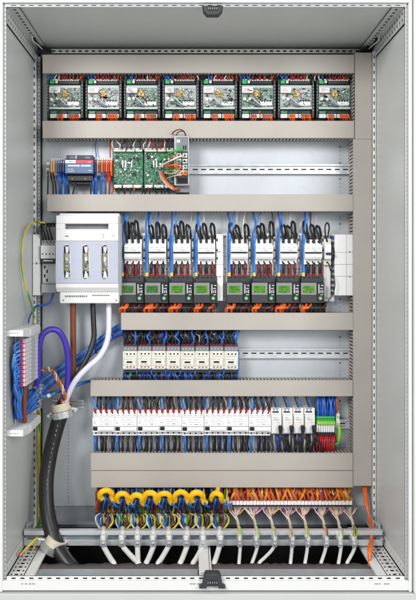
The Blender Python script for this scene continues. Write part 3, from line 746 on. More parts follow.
def meter(lcd, label, seed=0):
    random.seed(900 + seed); hf = .085; o = MB(hf)
    t = thing('energy_meter', (o.X(131.5), 0, o.Z(303.5)), label, 'energy meter', 'black energy meters with green displays')
    b = MB(hf); b.pb(119.8, 143.6, 282.4, 303.2, .02, .078, 'darkgrey', .0015); b.pb(121.2, 143.4, 275.8, 282.6, .02, .062, 'darkgrey', .0015); b.build('housing', t)
    b = MB(hf); b.pb(120, 135.8, 282.8, 295, .078, .082, 'screen_frame', .001); f = b.build('display_bezel', t)
    b = MB(hf); b.pb(121.8, 133.4, 285.8, 292.8, .082, .0826, lcd, .0002)
    for row in range(3):
        x = 122.6 + R(0, 1.5); y = 286.2 + row * 2.5
        while x < 131.8:
            w_ = R(.5, 1.5)
            if random.random() < .75: b.pb(x, x + w_, y + R(0, .3), y + R(1.0, 1.7), .0826, .0828, 'lcd_ink', 0)
            x += w_ + R(.3, .9)
    b.build('lcd_screen', t)
    b = MB(hf); b.pb(136.4, 143.2, 282.8, 301, .078, .0815, 'black', .0006)
    for (x, y, w_, d) in ((137.4, 284.4, 1.2, 9), (140.4, 285, 2, 1), (139.2, 288, 2.8, 1.0), (139.4, 290.4, 1.0, 2.4), (141.2, 290, 1, 3.2), (139.4, 294.4, 2.6, .8)): b.pb(x, x + w_, y, y + d, .0815, .082, 'ltgrey', 0)
    b.build('button_panel', t)
    b = MB(hf); b.cyl(139.4, 298.3, .0815, .0835, 1.9, 'green', 14); b.cyl(139.4, 298.3, .0835, .0842, .9, 'ltgrey'); b.build('round_button', t)
    b = MB(hf)
    for k in range(4): b.pb(123 + k * 4.6, 125.6 + k * 4.6, 277.2, 278.2, .062, .0625, 'slot', 0)
    b.build('vent', t)
    return t
PXS = [132.7, 157.3, 182.0, 206.6, 239.6, 264.6, 289.2, 313.8]
mb0 = motor_breaker('white three-pole breaker over the first energy meter from the left')
for i in range(8):
    dxp = PXS[i] - PXS[0]
    if i: copy_thing(mb0, dxp * S(.082), 'white three-pole breaker over the %s energy meter from the left' % ORD[i + 1])
    m2 = meter('lcd_dark' if i < 2 else 'lcd', 'energy meter with %s green display, %s from the left' % ('dim' if i < 2 else 'bright', ORD[i + 1]), i); m2.location.x += dxp * S(.085)
random.seed(52)
for i, cx in enumerate(PXS):
    d0 = cx - 132.7; n_ = ORD[i + 1]
    for k in range(3):
        x = 126.9 + k * 5.8 + d0; lean = R(-2.2, 1.2) + (k - 2) * .5; ht = R(221.2, 226)
        wire([(x, 241, .058), (x - .5 + lean * .3, 236, .066), (x - 1.8 + lean, 229, .07), (x - 1.2 + lean, ht, .055), (x + 1.3 + lean, ht + 2, .042), (x + 2.2 + lean, 232, .035), (x + 2.4, 240, .034)], 1.15, 'jacket',
             'black wire loop, %s of three on top of the %s meter breaker' % (('left', 'middle', 'right')[k], n_), 'black wire loops over the meter breakers', ends=[((x, 243, .058), (x - .1, 239.4, .061), 1.35, 'darkgrey')])
        wire([(x, 263, .055), (x + R(-.2, .2), 268, .06), (x + R(-.3, .3), 277, .05)], 1.45, random.choice(['maroon', 'maroon', 'jacket']),
             'short dark wire, %s of three between the %s breaker and its meter' % (('left', 'middle', 'right')[k], n_), 'short dark wires between breakers and meters',
             ends=[((x, 273.5, .058), (x, 277.5, .054), 1.6, 'red')])
        for q in range(3):
            xq = 124 + k * 6 + d0 + R(0, 5); fine([(xq, 240, .035), (xq + R(-1, 1), 234, .045), (xq + R(-2, 2), 226, .04), (xq + R(-3, 3), 208, .03)] if q == 0 and random.random() < .5 else [(xq, 264, .04), (xq + R(-1, 1), 270, .046), (xq + R(-1, 1), 276.5, .045)], R(.4, .7), random.choice(['wwhite', 'maroon', 'darkgrey', 'ltgrey', 'red', 'blue']))
        for q in (-2.6,): fine([(x + q, 264, .045), (x + q, 276.5, .045)], .7, random.choice(['wwhite', 'maroon', 'ltgrey']))
    x = 121.6 + d0
    for k in range(2):
        wire([(x + k * 1.5, 277, .05), (x + k * 1.6 - .4, 262, .05), (x + k * 1.3 - .3, 248, .055), (x + k * 1.4 + .2 + (k - .5) * R(0, 2), 234, .065), (x + 1.0 + k * 2.6 + R(-1.4, 1.4), 224, .06), (x + 1.6 + k * 4 + R(-2.5, 1.5), 213, .04), (x + 2 + k * 4 + R(-2, 2), 203, .03)], .95, ('blue', 'ltblue')[k],
             'blue wire, %s of two running up beside the %s meter breaker' % (('left', 'right')[k], n_), 'blue wires beside the meter breakers')
    b = MB(.06); b.pb(x - .6, x + 2.2, 272.6, 276.4, .045, .062, 'wyellow', .001); b.build('wire_sleeve', None, 'yellow wire sleeve above the upper left corner of the %s meter' % n_, 'wire sleeve', 'yellow sleeves above the meters')
    for k, (dx, m) in enumerate(((4.2 - 14, 'orange'), (-6.6, 'orange'), (-3.0, random.choice(['jacket', 'dkorange'])), (.4, 'jacket'), (3.8, random.choice(['maroon', 'jacket', 'dkorange'])), (7.2, 'jacket'))):
        xx = cx + dx
        if i == 7 and k == 5: m = 'jacket'
        u = R(1.5, 4.0)
        wire([(xx + 1.0, 300.5, .05), (xx + u, 304, .066), (xx + u * .6, 307.2, .084), (xx - u * .8, 308.4, .084), (xx - u * .9, 311.6, .07), (xx + R(-1, 1), 317, .04)], 1.35, m,
             '%s wire, %s from the left in the bend under the %s meter' % ({'jacket': 'black', 'dkorange': 'dark orange'}.get(m, m), ORD[k + 1], n_), 'wire bends under the meters')
    for k in range(16):
        xx = cx + R(-12, 12); fine([(xx, 302, .045), (xx + R(-2, 2), 306, .06), (xx + R(-3, 3), 310, .055), (xx, 317, .03)], .8, random.choice(['black', 'dkorange', 'wwhite', 'maroon', 'orange', 'orange', 'red', 'black']))
# purple-ish background conductors between
# single-pole breaker at the right
hf = .078; o = MB(hf)
t = thing('single_pole_breaker', (o.X(328), 0, o.Z(265)), 'slim single-pole breaker with black toggle right of the eighth meter breaker', 'circuit breaker')
b = MB(hf); b.pb(325, 332.4, 238.6, 265, .03, .056, 'cream', .001); b.pb(325, 331.4, 244, 259, .056, .076, 'white', .001); b.pb(325.6, 333, 265, 298, .03, .040, 'offwhite', .001); b.build('body', t)
b = MB(hf); b.pb(325.8, 334, 252.6, 254.8, .076, .084, 'black', .0006); b.build('toggle', t)
b = MB(hf); b.pb(332, 334.2, 249, 258, .04, .07, 'black', .001); b.build('side_clip', t)
for y in (241, 262.5):
    b = MB(hf); b.cyl(328.4, y, .056, .0568, 1, 'slot', 10); b.build('screw', t)
wire([(327, 241, .056), (325.4, 234, .065), (325.2, 226, .065), (327.4, 222.8, .06), (329.2, 227, .055), (328.4, 233, .05), (327.8, 238, .05)], .8, 'jacket', 'black wire loop on top of the slim single-pole breaker', 'wires at the single-pole breaker')
wire([(328.5, 263, .056), (331, 272, .075), (334.6, 280, .085), (334.2, 290, .085), (329, 300, .085), (322, 309, .08), (319, 315, .06)], .5, 'black', 'thin black wire hanging from the slim breaker over the white cover', 'wires at the single-pole breaker')
b = MB(.06)
for k in range(11): b.pb(332.6, 334.2, 236 + k * 5.6, 238.6 + k * 5.6, .03, .055, ('darkgrey', 'deepblue')[k < 1], .0005)
b.build('contact_comb', None, 'dark contact comb between the slim breaker and the wide white cover', 'contact comb')

# ------------------------------------------------------------------ row 4: contactors
hf = .088; o = MB(hf)
t = thing('contactor', (o.X(129.6), 0, o.Z(376)), 'cream faced contactor, first from the left in the contactor row', 'contactor', 'cream faced contactors')
b = MB(hf); b.pb(122.9, 136.7, 344.4, 376, .012, .055, 'darkgrey', .001); b.pb(122.9, 136.7, 347, 352, .05, .07, 'midgrey', .001); b.pb(122.9, 136.7, 369.2, 373.2, .05, .072, 'darkgrey', .001); b.build('base', t)
b = MB(hf); b.pb(122.7, 136.9, 351.4, 369, .05, .084, 'cream', .0014); b.pb(124, 135.8, 357.6, 366, .084, .088, 'cream', .001)
b.pb(124.5, 135, 356.4, 356.7, .084, .0842, 'ink', 0)
for (x, y, w_) in ((124.6, 359, 4), (129.6, 359, 3), (126, 364.2, 2), (129.4, 364.2, 3.6), (124.2, 353, 1), (124.2, 354.4, 1), (124.6, 350.2, 0)): b.pb(x, x + w_ + .2, y, y + .35, .084, .0882 if y > 357.6 else .0842, 'ink', 0)
b.pb(123.2, 136.4, 369.1, 369.6, .07, .085, 'ltgrey', 0)
b.build('front_cover', t)
b = MB(hf); b.pb(126.6, 132.2, 361.2, 362.9, .088, .0886, 'slot', 0); b.build('indicator_slot', t)
for k in range(4):
    b = MB(hf); b.cyl(124.9 + k * 3.3, 349.4, .07, .0712, 1.0, 'steel', 10); b.build('screw', t)
for k in range(3):
    b = MB(hf); b.pb(126.2 + k * 3.6, 127.7 + k * 3.6, 353.4, 354.9, .084, .0846, 'slot', 0); b.build('contact_mark', t)
    b = MB(hf); b.pb(126.2 + k * 3.4, 128 + k * 3.4, 366.9, 367.9, .084, .0846, 'brown', 0); b.build('contact_mark', t)
b = MB(hf); b.pb(123, 136.6, 344.2, 347, .05, .066, 'maroon', .0006)
for k in range(4): b.pb(123.6 + k * 3.3, 125.8 + k * 3.3, 343.2, 345.4, .05, .062, 'red', .0006)
b.build('terminal_cover', t)
for i in range(1, 8): copy_thing(t, i * 14.5 * S(.088), 'cream faced contactor, %s from the left in the contactor row' % ORD[i + 1])
random.seed(61)
for i in range(8):
    x0 = 122.9 + i * 14.5
    for k in range(4):
        x = x0 + 1.6 + k * 3.4; m = ('jacket', 'jacket', 'jacket', 'blue')[k]
        wire([(x, 345, .06), (x + R(-1.2, 1.2), 341, .078), (x + R(-3, 3), 336.5, .082), (x + R(-3, 3), 333, .07), (x + R(-2, 2), 327, .04)], 1.0, m,
             '%s wire, %s of four on top of the %s contactor' % ({'jacket': 'black'}.get(m, m), ORD[k + 1], ORD[i + 1]), 'wires on top of the contactors')
    for k in range(18):
        x = x0 + R(0, 14); m = random.choice(['blue', 'black', 'black', 'ltblue', 'black', 'deepblue', 'wwhite', 'maroon'])
        fine([(x, 345, .05), (x + R(-3, 3), 340, .055), (x + R(-4, 4), 336, .06), (x + R(-4, 4), 332, .05), (x + R(-3, 3), 326, .03)], R(.5, .9), m)
        m = random.choice(['blue', 'black', 'black', 'deepblue', 'deepblue', 'darkgrey', 'black', 'green' if k == 0 else 'black'])
        fine([(x, 370, .055), (x + R(-2, 2), 374, .072), (x + R(-2, 2), 377, .074), (x + R(-3, 3), 384, .04)], R(.6, 1.0), m)
    fine([(x0 + 13.8, 350, .06), (x0 + 14.1, 360, .05), (x0 + 14, 372, .075), (x0 + 13, 382, .05)], .8, 'blue')

# ------------------------------------------------------------------ row 5: long white breaker row
hf = .076; o = MB(hf); s5 = S(.076)
t = thing('circuit_breaker', (o.X(103.2), 0, o.Z(437)), 'white four-pole breaker, first from the left in the long white row', 'circuit breaker', 'white four-pole breakers in the long row')
b = MB(hf); b.pb(92.2, 114.4, 411.2, 437, .014, .055, 'white', .001); b.pb(92.2, 114.4, 417.6, 432.4, .055, .073, 'white', .0012)
for k in range(4): b.pb(93 + k * 5.6, 96.2 + k * 5.6, 409.4, 411.4, .02, .05, 'offwhite', .001)
for k in range(1, 4): b.pb(92.2 + 5.6 * k - .08, 92.2 + 5.6 * k + .08, 411.4, 437, .0545, .0553, 'midgrey', 0)
b.pb(99, 112, 421.8, 422.1, .073, .0732, 'inkgreen', 0); b.pb(105, 108.5, 424, 424.6, .073, .0732, 'ink', 0); b.pb(93.4, 95.6, 422.8, 423.4, .073, .0732, 'ink', 0)
for (x, y, w_) in ((99, 419.6, 3), (104, 419.6, 5), (100, 424.2, 2.6), (110, 424.2, 2), (93.4, 420.4, 2), (98.6, 431.4, 14)): b.pb(x, x + w_, y, y + .3, .073, .0732, 'ink', 0)
for k in range(4): b.pb(93.4 + k * 5.6, 96.8 + k * 5.6, 416.2, 416.7, .055, .0552, 'ink', 0)
b.build('body', t)
b = MB(hf); b.pb(97.6, 114, 427, 430.6, .073, .078, 'white', .001); b.build('toggle', t)
b = MB(hf); b.pb(93, 97.2, 427, 430.4, .073, .0775, 'black', .0006); b.build('indicator', t)
b = MB(hf); b.pb(92.4, 114.2, 426.2, 426.7, .073, .0736, 'midgrey', 0); b.build('groove', t)
for k in range(4):
    for y in (414.2, 434.6):
        b = MB(hf); b.cyl(95.1 + k * 5.6, y, .055, .0558, .85, 'slot', 10); b.build('screw', t)
for i in range(1, 8): copy_thing(t, i * 22.4 * s5, 'white four-pole breaker, %s from the left in the long white row' % ORD[i + 1])
random.seed(71)
for i in range(8):
    for k in range(4):
        x = 95.1 + i * 22.4 + k * 5.6; m = 'ltblue' if k == 0 else 'jacket'; c = 'blue' if k == 0 else 'black'
        u = R(-1.6, 1.6)
        wire([(x, 413, .046), (x + .2 + R(-.3, .3), 407, .06), (x - .6 + u, 401, .06), (x - .8 + u, 396, .05), (x + u, 390, .04)], 1.15, m,
             '%s wire, %s of four above the %s long-row breaker' % (c, ORD[k + 1], ORD[i + 1]), 'wires above the long breaker row', ends=[((x, 412.5, .05), (x + .1, 408.6, .058), 1.5, 'red')])
        for q in range(2):
            fine([(x + R(1, 4.6), 412, .03), (x + R(0, 4), 404, .04), (x + R(-1, 5), 396, .035)], R(.5, .9), random.choice(['wwhite', 'wwhite', 'ltblue', 'pink', 'maroon', 'darkgrey']))
        m = 'blue' if k == 0 else 'jacket'
        u = R(-.8, .8)
        if i * 4 + k < 32 and (k < 2 or i < 8):
            pts = [(x, 435.5, .05), (x + u, 441, .062), (x + u, 446, .06), (x + u + R(-.6, .6), 451.5, .05), (x + u, 458, .04)]
            if k in (0, 2): wire(pts, 1.25, m, '%s wire, %s of four below the %s long-row breaker' % (c, ORD[k + 1], ORD[i + 1]), 'wires below the long breaker row')
            else: fine(pts, 1.2, m)
        fine([(x + 2.2, 436, .035), (x + 2 + u, 443, .045), (x + 2.3, 451, .04), (x + 2, 457, .03)], .7, random.choice(['deepblue', 'darkgrey', 'wwhite', 'black']))
# four residual-current units
hf = .08; o = MB(hf)
t = thing('control_relay', (o.X(276.8), 0, o.Z(435)), 'narrow white relay with black plug, first right of the long breaker row', 'relay', 'narrow white relays with black plugs')
b = MB(hf); b.pb(271.6, 282, 409, 435, .014, .066, 'white', .001); b.pb(271.8, 281.8, 415, 433.6, .066, .076, 'offwhite', .0012)
b.pb(272.8, 279.4, 412, 413.6, .066, .067, 'darkgrey', 0); b.pb(272.8, 279.4, 409.2, 410, .066, .067, 'midgrey', 0)
for y, w_ in ((418, 3), (420, 5.6)): b.pb(274, 274 + w_, y, y + .4, .076, .0762, 'ink', 0)
b.pb(277, 279.6, 422.6, 423.4, .076, .0762, 'beige', 0); b.build('body', t)
b = MB(hf); b.pb(278.4, 282, 425.4, 430.4, .07, .092, 'black', .002); b.pb(278.9, 281.4, 430, 432.4, .07, .088, 'darkgrey', .002); b.build('plug', t)
for k in range(2):
    b = MB(hf); b.cyl(274.4 + k * 3.4, 411, .066, .067, .6, 'slot', 8); b.build('screw', t)
for i in range(1, 4): copy_thing(t, i * 11.15 * S(.08), 'narrow white relay with black plug, %s right of the long breaker row' % ORD[i + 1])
for i in range(4):
    x0 = 271.6 + i * 11.15; n_ = ORD[i + 1]
    for k in range(2):
        wire([(x0 + 5 + k * 2.6, 410, .05), (x0 + 3.5 + k * 2.2, 405, .055), (x0 + 1.4 + k * 2.4, 399, .05), (x0 + k * 2, 392, .04)], .75, ('jacket', 'blue')[k], '%s wire above the %s narrow white relay' % (('black', 'blue')[k], n_), 'wires above the narrow relays')
    wire([(x0 + 8.6, 431, .085), (x0 + 10, 436, .10), (x0 + 13.5, 441, .10), (x0 + 16, 446, .09), (x0 + 17, 452, .06), (x0 + 17, 458, .04)], 1.1, 'jacket', 'black lead from the plug of the %s narrow white relay, slanting right' % n_, 'leads from the relay plugs')
    wire([(x0 + 8.2, 431, .085), (x0 + 8.6, 437, .10), (x0 + 8.4, 444, .095), (x0 + 7, 452, .06), (x0 + 7, 458, .04)], 1.0, 'jacket', 'black lead from the plug of the %s narrow white relay, hanging straight' % n_, 'leads from the relay plugs')
    for k in range(7):
        x = x0 + k * 1.6 + R(-.5, .5); m = random.choice(['black', 'darkgrey', 'deepblue', 'black', 'wgrey'])
        fine([(x, 434, .05), (x + R(-.5, 1), 440, .06), (x + R(-.5, 2), 447, .058), (x + 1, 457, .04)], .7, m)
# green terminal block
hf = .07; o = MB(hf)
t = thing('green_terminal_block', (o.X(326), 0, o.Z(436)), 'bright green terminal block with white pins under blue wires', 'terminal block')
b = MB(hf); b.pb(317, 335.4, 416.8, 424.6, .014, .062, 'green', .001); b.pb(317, 335.4, 421.4, 424.6, .062, .07, 'lime', .001); b.build('body', t)
for k in range(8):
    b = MB(hf); b.cyl(318.4 + k * 2.3, 419.4, .062, .0628, .6, 'slot', 8); b.build('screw', t)
    b = MB(hf); b.pb(317.2 + k * 2.27, 319 + k * 2.27, 424.8, 433, .014, .06, 'white', .0006); b.build('pin', t)
b = MB(hf); b.pb(317.4, 335.6, 433, 436, .014, .064, 'black', .001); b.pb(317.2, 335.2, 424.6, 433, .012, .045, 'darkgrey', 0); b.build('base', t)
for k in range(8):
    x = 318.4 + k * 2.3
    wire([(x, 418.5, .05), (x + R(-.4, .4), 412, .062), (x + R(-1, 1), 404, .06), (x + R(-1, 1), 397, .05), (x + R(-1, 1), 390, .04)], 1.1, ('blue', 'deepblue', 'blue')[k % 3], 'blue wire, %s from the left above the green terminal block' % ORD[k + 1], 'blue wires above the green block')
    wire([(x, 434.5, .055), (x - .5 + R(-.5, .5), 440, .07), (x - 1 + R(-1, 1), 446, .068), (x - 1, 452, .05), (x - 1, 458, .04)], .95, 'red', 'red wire, %s from the left below the green terminal block' % ORD[k + 1], 'red wires below the green block')
    fine([(x + 1.1, 434.5, .045), (x + R(-1.5, 1.5), 443, .055), (x - .5, 453, .04)], .7, random.choice(['red', 'maroon', 'dkorange'])); fine([(x + 1.1, 418, .04), (x + R(0, 2), 406, .045), (x + 1, 394, .035)], .8, 'deepblue')
hf = .062
b = MB(hf); b.pb(336.6, 340.4, 414, 426.4, .014, .05, 'white', .001); b.pb(337.2, 339.8, 412, 415, .02, .045, 'offwhite', .0008); b.pb(337.6, 339.4, 417, 419, .05, .052, 'lime', .0004); b.pb(337.4, 340.6, 421, 424, .05, .054, 'offwhite', .0006)
b.build('end_terminal', None, 'white end terminal on the rail right of the green block', 'terminal block')
wire([(338.6, 425, .05), (339.6, 430, .058), (339.2, 437, .056), (338.4, 440.6, .05)], 1.7, 'lime', 'thick lime green wire below the white end terminal', 'wires at the end terminal')
wire([(339.6, 440, .055), (337.8, 443.6, .06), (334, 444.5, .06), (333, 449, .055), (333, 456, .04)], 1.0, 'green', 'dark green wire curling under the lime green wire', 'wires at the end terminal')
wire([(337.6, 414, .04), (335.8, 408, .05), (336.4, 402, .05), (336.2, 396, .045), (336, 390, .04)], 1.2, 'orange', 'orange wire rising from the white end terminal', 'wires at the end terminal')

# ------------------------------------------------------------------ row 6: bottom terminals, rings, cables
def tb(px, py0, py1, w_, m, m2, label, group):
    hf = .06; b = MB(hf)
    b.pb(px, px + w_ - .2, py0, py1, .014, .05, m, .0006); b.pb(px + .3, px + w_ - .5, py0 + (py1 - py0) * .3, py0 + (py1 - py0) * .7, .05, .056, m2, .0005)
    return b.build('terminal', None, label, 'terminal', group)
random.seed(81)
for k in range(36):
    m = random.choice(['black', 'darkgrey', 'brown', 'darkgrey'])
    tb(95 + k * 3.66, 493, 521, 3.6, 'darkgrey', 'brown' if k % 2 else 'dkorange', 'dark terminal, %s from the left behind the yellow rings' % ORD[k + 1], 'dark terminals behind the yellow rings')
b = MB(.058); b.pb(95, 226.6, 513.6, 515.4, .056, .0585, 'brown', .0005)
for k in range(58): b.cyl(96.5 + k * 2.26, 514.5, .0585, .0592, .5, 'orange' if k % 3 else 'maroon', 8)
b.build('marker_strip', None, 'brown marker strip running across the dark terminals', 'marker strip')
for k in range(36):
    x = 229.2 + k * 3.42
    b = MB(.055); b.pb(x, x + 3.25, 499.5, 509.4, .014, .046, 'ltgrey', .0006); b.pb(x + .1, x + 3.2, 500.8, 504.9, .046, .056, 'white', .0005); b.pb(x + .1, x + 3.2, 505.9, 507, .04, .052, 'darkgrey', .0003)
    b.build('terminal', None, 'white terminal, %s from the left in the strip under the orange wires' % ORD[k + 1], 'terminal', 'white terminals under the orange wires')
b = MB(.06); b.pb(224.6, 229, 497.4, 511, .014, .06, 'white', .001); b.pb(225.6, 228, 501, 504, .06, .062, 'ltgrey', .0003); b.pb(225.2, 228.4, 509, 512, .03, .05, 'green', .0005); b.pb(224.4, 227, 490.5, 497, .02, .055, 'lime', .001)
b.build('end_bracket', None, 'white and green end bracket between the yellow rings and white terminals', 'end bracket')
# orange wires above the right strip
for k in range(28):
    x = 231 + k * 4.36 + R(-.5, .5); m = random.choice(['orange', 'orange', 'ltorange', 'ltorange', 'dkorange']); sl = R(-6.5, -1.5) if k % 4 else R(-1, 4)
    wire([(x, 502, .045), (x - .4, 499, .06), (x + sl * .5, 494.5, .068), (x + sl, 489, .055), (x + sl - .5, 482, .04)], 1.15, m, '%s wire, %s from the left above the white terminal strip' % ('dark orange' if m == 'dkorange' else 'orange', ORD[k + 1]), 'orange wires above the white terminal strip')
for k in range(170):
    x = R(228, 354); m = random.choice(['orange', 'dkorange', 'maroon', 'maroon', 'wwhite', 'brown', 'violet', 'ltorange', 'ltorange', 'wyellow'])
    fine([(x, 501.5, .04), (x + R(-1, 1), 498, .05), (x + R(-4, 0), 494, .055), (x + R(-5, 2), 489, .045), (x + R(-5, 2), 483, .03)], R(.5, .9), m)
# cables: jacket + conductors; clamp
RAILH = .20
def clamp(px, py, w_, tilt, label, group, big=False):
    hf = RAILH + .035; o = MB(hf)
    t = thing('cable_clamp', P(px, py + 8, RAILH), label, 'cable clamp', group)
    b = MB(hf); c = 'steel' if not big else 'steel'
    # U strap as a prism, slightly tapered
    b.prism([(b.X(px - w_ / 2), b.Z(py + 5.6)), (b.X(px + w_ / 2), b.Z(py + 5.6)), (b.X(px + w_ / 2 - .6), b.Z(py - 1)), (b.X(px - w_ / 2 + .6), b.Z(py - 1))], 1, -hf, -RAILH + .006, 'steel'); b.build('strap', t)
    b = MB(hf); b.pb(px - w_ / 2 + .8, px + w_ / 2 - .8, py - 4.8, py + .6, .18, hf - .002, 'cable_grey', .003); b.build('saddle', t)
    b = MB(hf); b.cyl(px, py + 3, hf, hf + .006, w_ * .23, 'steel', 6); b.pb(px - w_ * .22, px + w_ * .22, py + 2.7, py + 3.2, hf + .006, hf + .0063, 'darkgrey', 0); b.build('bolt', t)
    t.rotation_euler = (0, R(-.09, .09), 0)
    for sx in (-1, 1):
        b = MB(hf); b.pb(px + sx * w_ * .5 - .4, px + sx * w_ * .5 + .4, py - 2, py + 5, .185, hf - .01, 'steel', .0006); b.build('hook', t)
LC = [(103.5, 114, 106), (122.5, 139, 122.5), (137.5, 138, 138), (153.5, 146, 151), (168.5, 158, 165.5), (187, 180, 183.5), (202.8, 193, 201), (219.5, 214, 219)]
CA = ['wwhite', 'blue', 'greenyellow', 'jacket', 'brown', 'wyellow']
for i, (cx, ex, tx) in enumerate(LC):
    n_ = ORD[i + 1]
    t = thing('installation_cable', P(ex, 566, .30), 'thick grey cable, %s from the left under the yellow rings' % n_, 'cable', 'thick grey cables under the yellow rings')
    b = MB(); b.tube([P(cx, 528.5, .16), P(cx, 534, RAILH + .008), P(cx, 545, RAILH + .018), P(cx + (ex - cx) * .25, 551, .235), P(cx + (ex - cx) * .7, 559, .27), P(ex, 564, .29), P(ex + (ex - cx) * .1, 572, .29)], 2.6 * .0031, 'cable_grey', 12); b.build('jacket', t)
    for k in range(6):
        m = CA[k]; sp = (k - 2.5) * 2.3 + R(-.6, .6); bow = sp * 1.25 + (2.5 if m in ('greenyellow', 'wyellow') else 0)
        b = MB(); b.tube([P(cx + (k - 2.5) * .4, 531, .17), P(cx + bow * .6, 527.5, .13 + R(0, .02)), P(cx + bow, 522, .10 + R(0, .02)), P(cx + bow * .95 + R(-1, 1), 516.5, .08), P(tx + sp, 513.5, .05), P(tx + sp, 511, .035)], .95 * PX, m); b.build('conductor', t)
    if i % 2 == 0 or True:
        clamp(cx, 541, 6.4, 0, 'steel clamp holding the %s thick grey cable from the left' % n_, 'clamps on the thick grey cables')
    for k in range(9):                            # loose loops
        x = cx + R(-6, 6); a0 = R(2, 3.2)
        m = random.choice(['wwhite', 'blue', 'lime', 'blue', 'brown', 'ltblue', 'orange', 'wyellow', 'ltblue'])
        fine([(x, 514, .055), (x - a0, 519, .09), (x - a0 * .5, 525, .10), (x + a0 * .6, 524, .095), (x + a0 * .8, 518, .085), (x + a0 * .2, 515, .07)], .55, m)
    for k in range(14):
        x = tx + R(-8, 8); m = random.choice(['black', 'deepblue', 'blue', 'black', 'blue', 'brown', 'ltblue', 'wyellow', 'dkorange', 'green'])
        fine([(x, 512, .055), (x + R(-2, 2), 507, .075), (x + R(-3, 3), 501, .085), (x + R(-3, 3), 493, .07), (x, 484, .04)], R(.7, 1.1), m)
RG = [(106.0, 495.2), (122.3, 498), (136.8, 499.2), (150.2, 497.4), (164.4, 497.8), (181, 497), (197, 497.2), (216.5, 497.2)]
random.seed(91)
for i, (rx, ry) in enumerate(RG):
    rr = (5.4, 4.8, 4.7, 5.0, 5.0, 5.4, 5.2, 4.2)[i]; a = R(-.5, .5); b = MB()
    lo = -1.0 if i != 7 else -1.5
    pts = []
    for k in range(10):                            # an open ring, closing with a tail to the lower right
        th = math.radians(232 - k * 27)
        pts.append(P(rx + rr * math.cos(th) * 1.12, ry - rr * math.sin(th) * .9 + R(-.3, .3), .115 + .012 * math.sin(th + a)))
    pts.append(P(rx + rr * 1.1 + 1.2, ry + rr * .95, .105)); pts.append(P(rx + rr * 1.1 + 3.6, ry + rr * 1.05 - .6, .10))
    b.tube(pts, R(2.75, 3.15) * .0031, 'yellow', 14, 4)
    if i == 7: b.tube([P(rx + 1, ry - 5, .115), P(rx + 1.6, ry - 9, .12)], 2.0 * .0031, 'yellow', 12)
    b.build('yellow_ring', None, 'thick yellow ring around black and blue wires, %s from the left' % ORD[i + 1], 'ring', 'yellow rings in the bottom row')
    for k in range(4):
        m = ('jacket', 'blue', 'jacket', 'deepblue')[k]; x = rx - 3 + k * 2
        wire([(x - 2 + R(-1, 1), 511, .05), (x - 1.5, 506, .10), (x, 500, .115), (x + R(-.5, .5), 495, .10), (x + R(-1, 1), 490, .08), (x, 482, .04)], 1.05, m, '%s wire, %s of four threaded through the %s yellow ring' % ('black' if m == 'jacket' else 'blue', ORD[k + 1], ORD[i + 1]), 'wires threaded through the yellow rings')
    wire([(rx + 4, 494, .09), (rx + 6, 500, .11), (rx + 9.5, 505.5, .11), (rx + 13, 506.5, .09), (rx + 15, 504, .06)], 1.2, 'blue', 'blue wire bridging sideways right of the %s yellow ring' % ORD[i + 1], 'blue bridging wires between the rings')
RC = [(240.2, 239, 240), (257.3, 252, 258), (274.2, 259, 273), (292, 290.5, 290), (307.5, 305, 305), (326, 321, 322), (341, 338.5, 338), (355, 347, 352)]
CB = ['wwhite', 'violet', 'wyellow', 'wgrey', 'pink', 'brown']
for i, (cx, ex, tx) in enumerate(RC):
    n_ = ORD[i + 1]; mx = (cx + tx) / 2 - 3; fx = cx - 5.5 if i else cx - 4
    t = thing('data_cable', P(ex, 564, .29), 'thin grey cable, %s from the left under the white terminal strip' % n_, 'cable', 'thin grey cables under the white terminals')
    b = MB(); b.tube([P(cx - 1.2, 528, .16), P(cx, 534, RAILH + .006), P(cx, 545, RAILH + .014), P(cx + (ex - cx) * .2, 551, .235), P(cx + (ex - cx) * .65, 558, .27), P(ex, 563.5, .29), P(ex + (ex - cx) * .15, 572, .29)], 1.7 * .0031, 'cable_grey', 10); b.build('jacket', t)
    b = MB(); b.tube([P(cx - 1.2, 529, .16), P(cx - 2.4, 522, .12), P(cx - 4, 517.5, .10)], 1.5 * PX, 'clampbeige', 8, 5, False, 1.3 * PX); b.build('shield', t)
    for k in range(6):
        sp = (k - 2.5) * 2.8 - 4.5
        b = MB(); b.tube([P(cx - 3.5 + (k - 2.5) * .3, 519.5, .105), P(cx - 4.5 + (k - 2.5) * .8, 516, .10), P(cx + sp * .8 - 1, 511.5, .08), P(cx + sp, 508, .05), P(cx + sp, 506.5, .03)], .55 * PX, CB[k]); b.build('conductor', t)
    clamp(cx, 541.5, 4.8, 0, 'small steel clamp holding the %s thin grey cable from the left' % n_, 'clamps on the thin grey cables')
    for k in range(4):
        x = cx + R(-1.5, 1.5); fine([(cx - 2, 524, .13), (x, 530, .2), (x + R(-.5, .5), 536, .245)], .6, random.choice(['lime', 'wyellow', 'brown', 'wwhite', 'beige']))
    for k in range(18):
        x = cx + R(-15, 7); fine([(cx - 4 + R(-.8, .8), 517, .10), ((x + cx - 4) / 2 + R(-1, 1), 512, .085), (x, 507.5, .045)], R(.35, .6), random.choice(CB + ['wwhite', 'clampbeige']))
# orange cables at right
for k in range(2):
    wire([(363.5 + k * 2, 482, .05), (364 + k * 2, 492, .075), (366 + k * 1.4, 505, .10), (371 - k * 1, 522, .13), (372 - k * .6, 536, .20), (371 - k * 2, 548, .27), (369.5, 560, .29), (369.4, 567, .31)], 1.35, 'orange', ('orange cable hanging from the vertical duct to the floor, left strand', 'orange cable hanging from the vertical duct to the floor, right strand')[k], 'orange cables at the lower right', 'cable', 'cable')

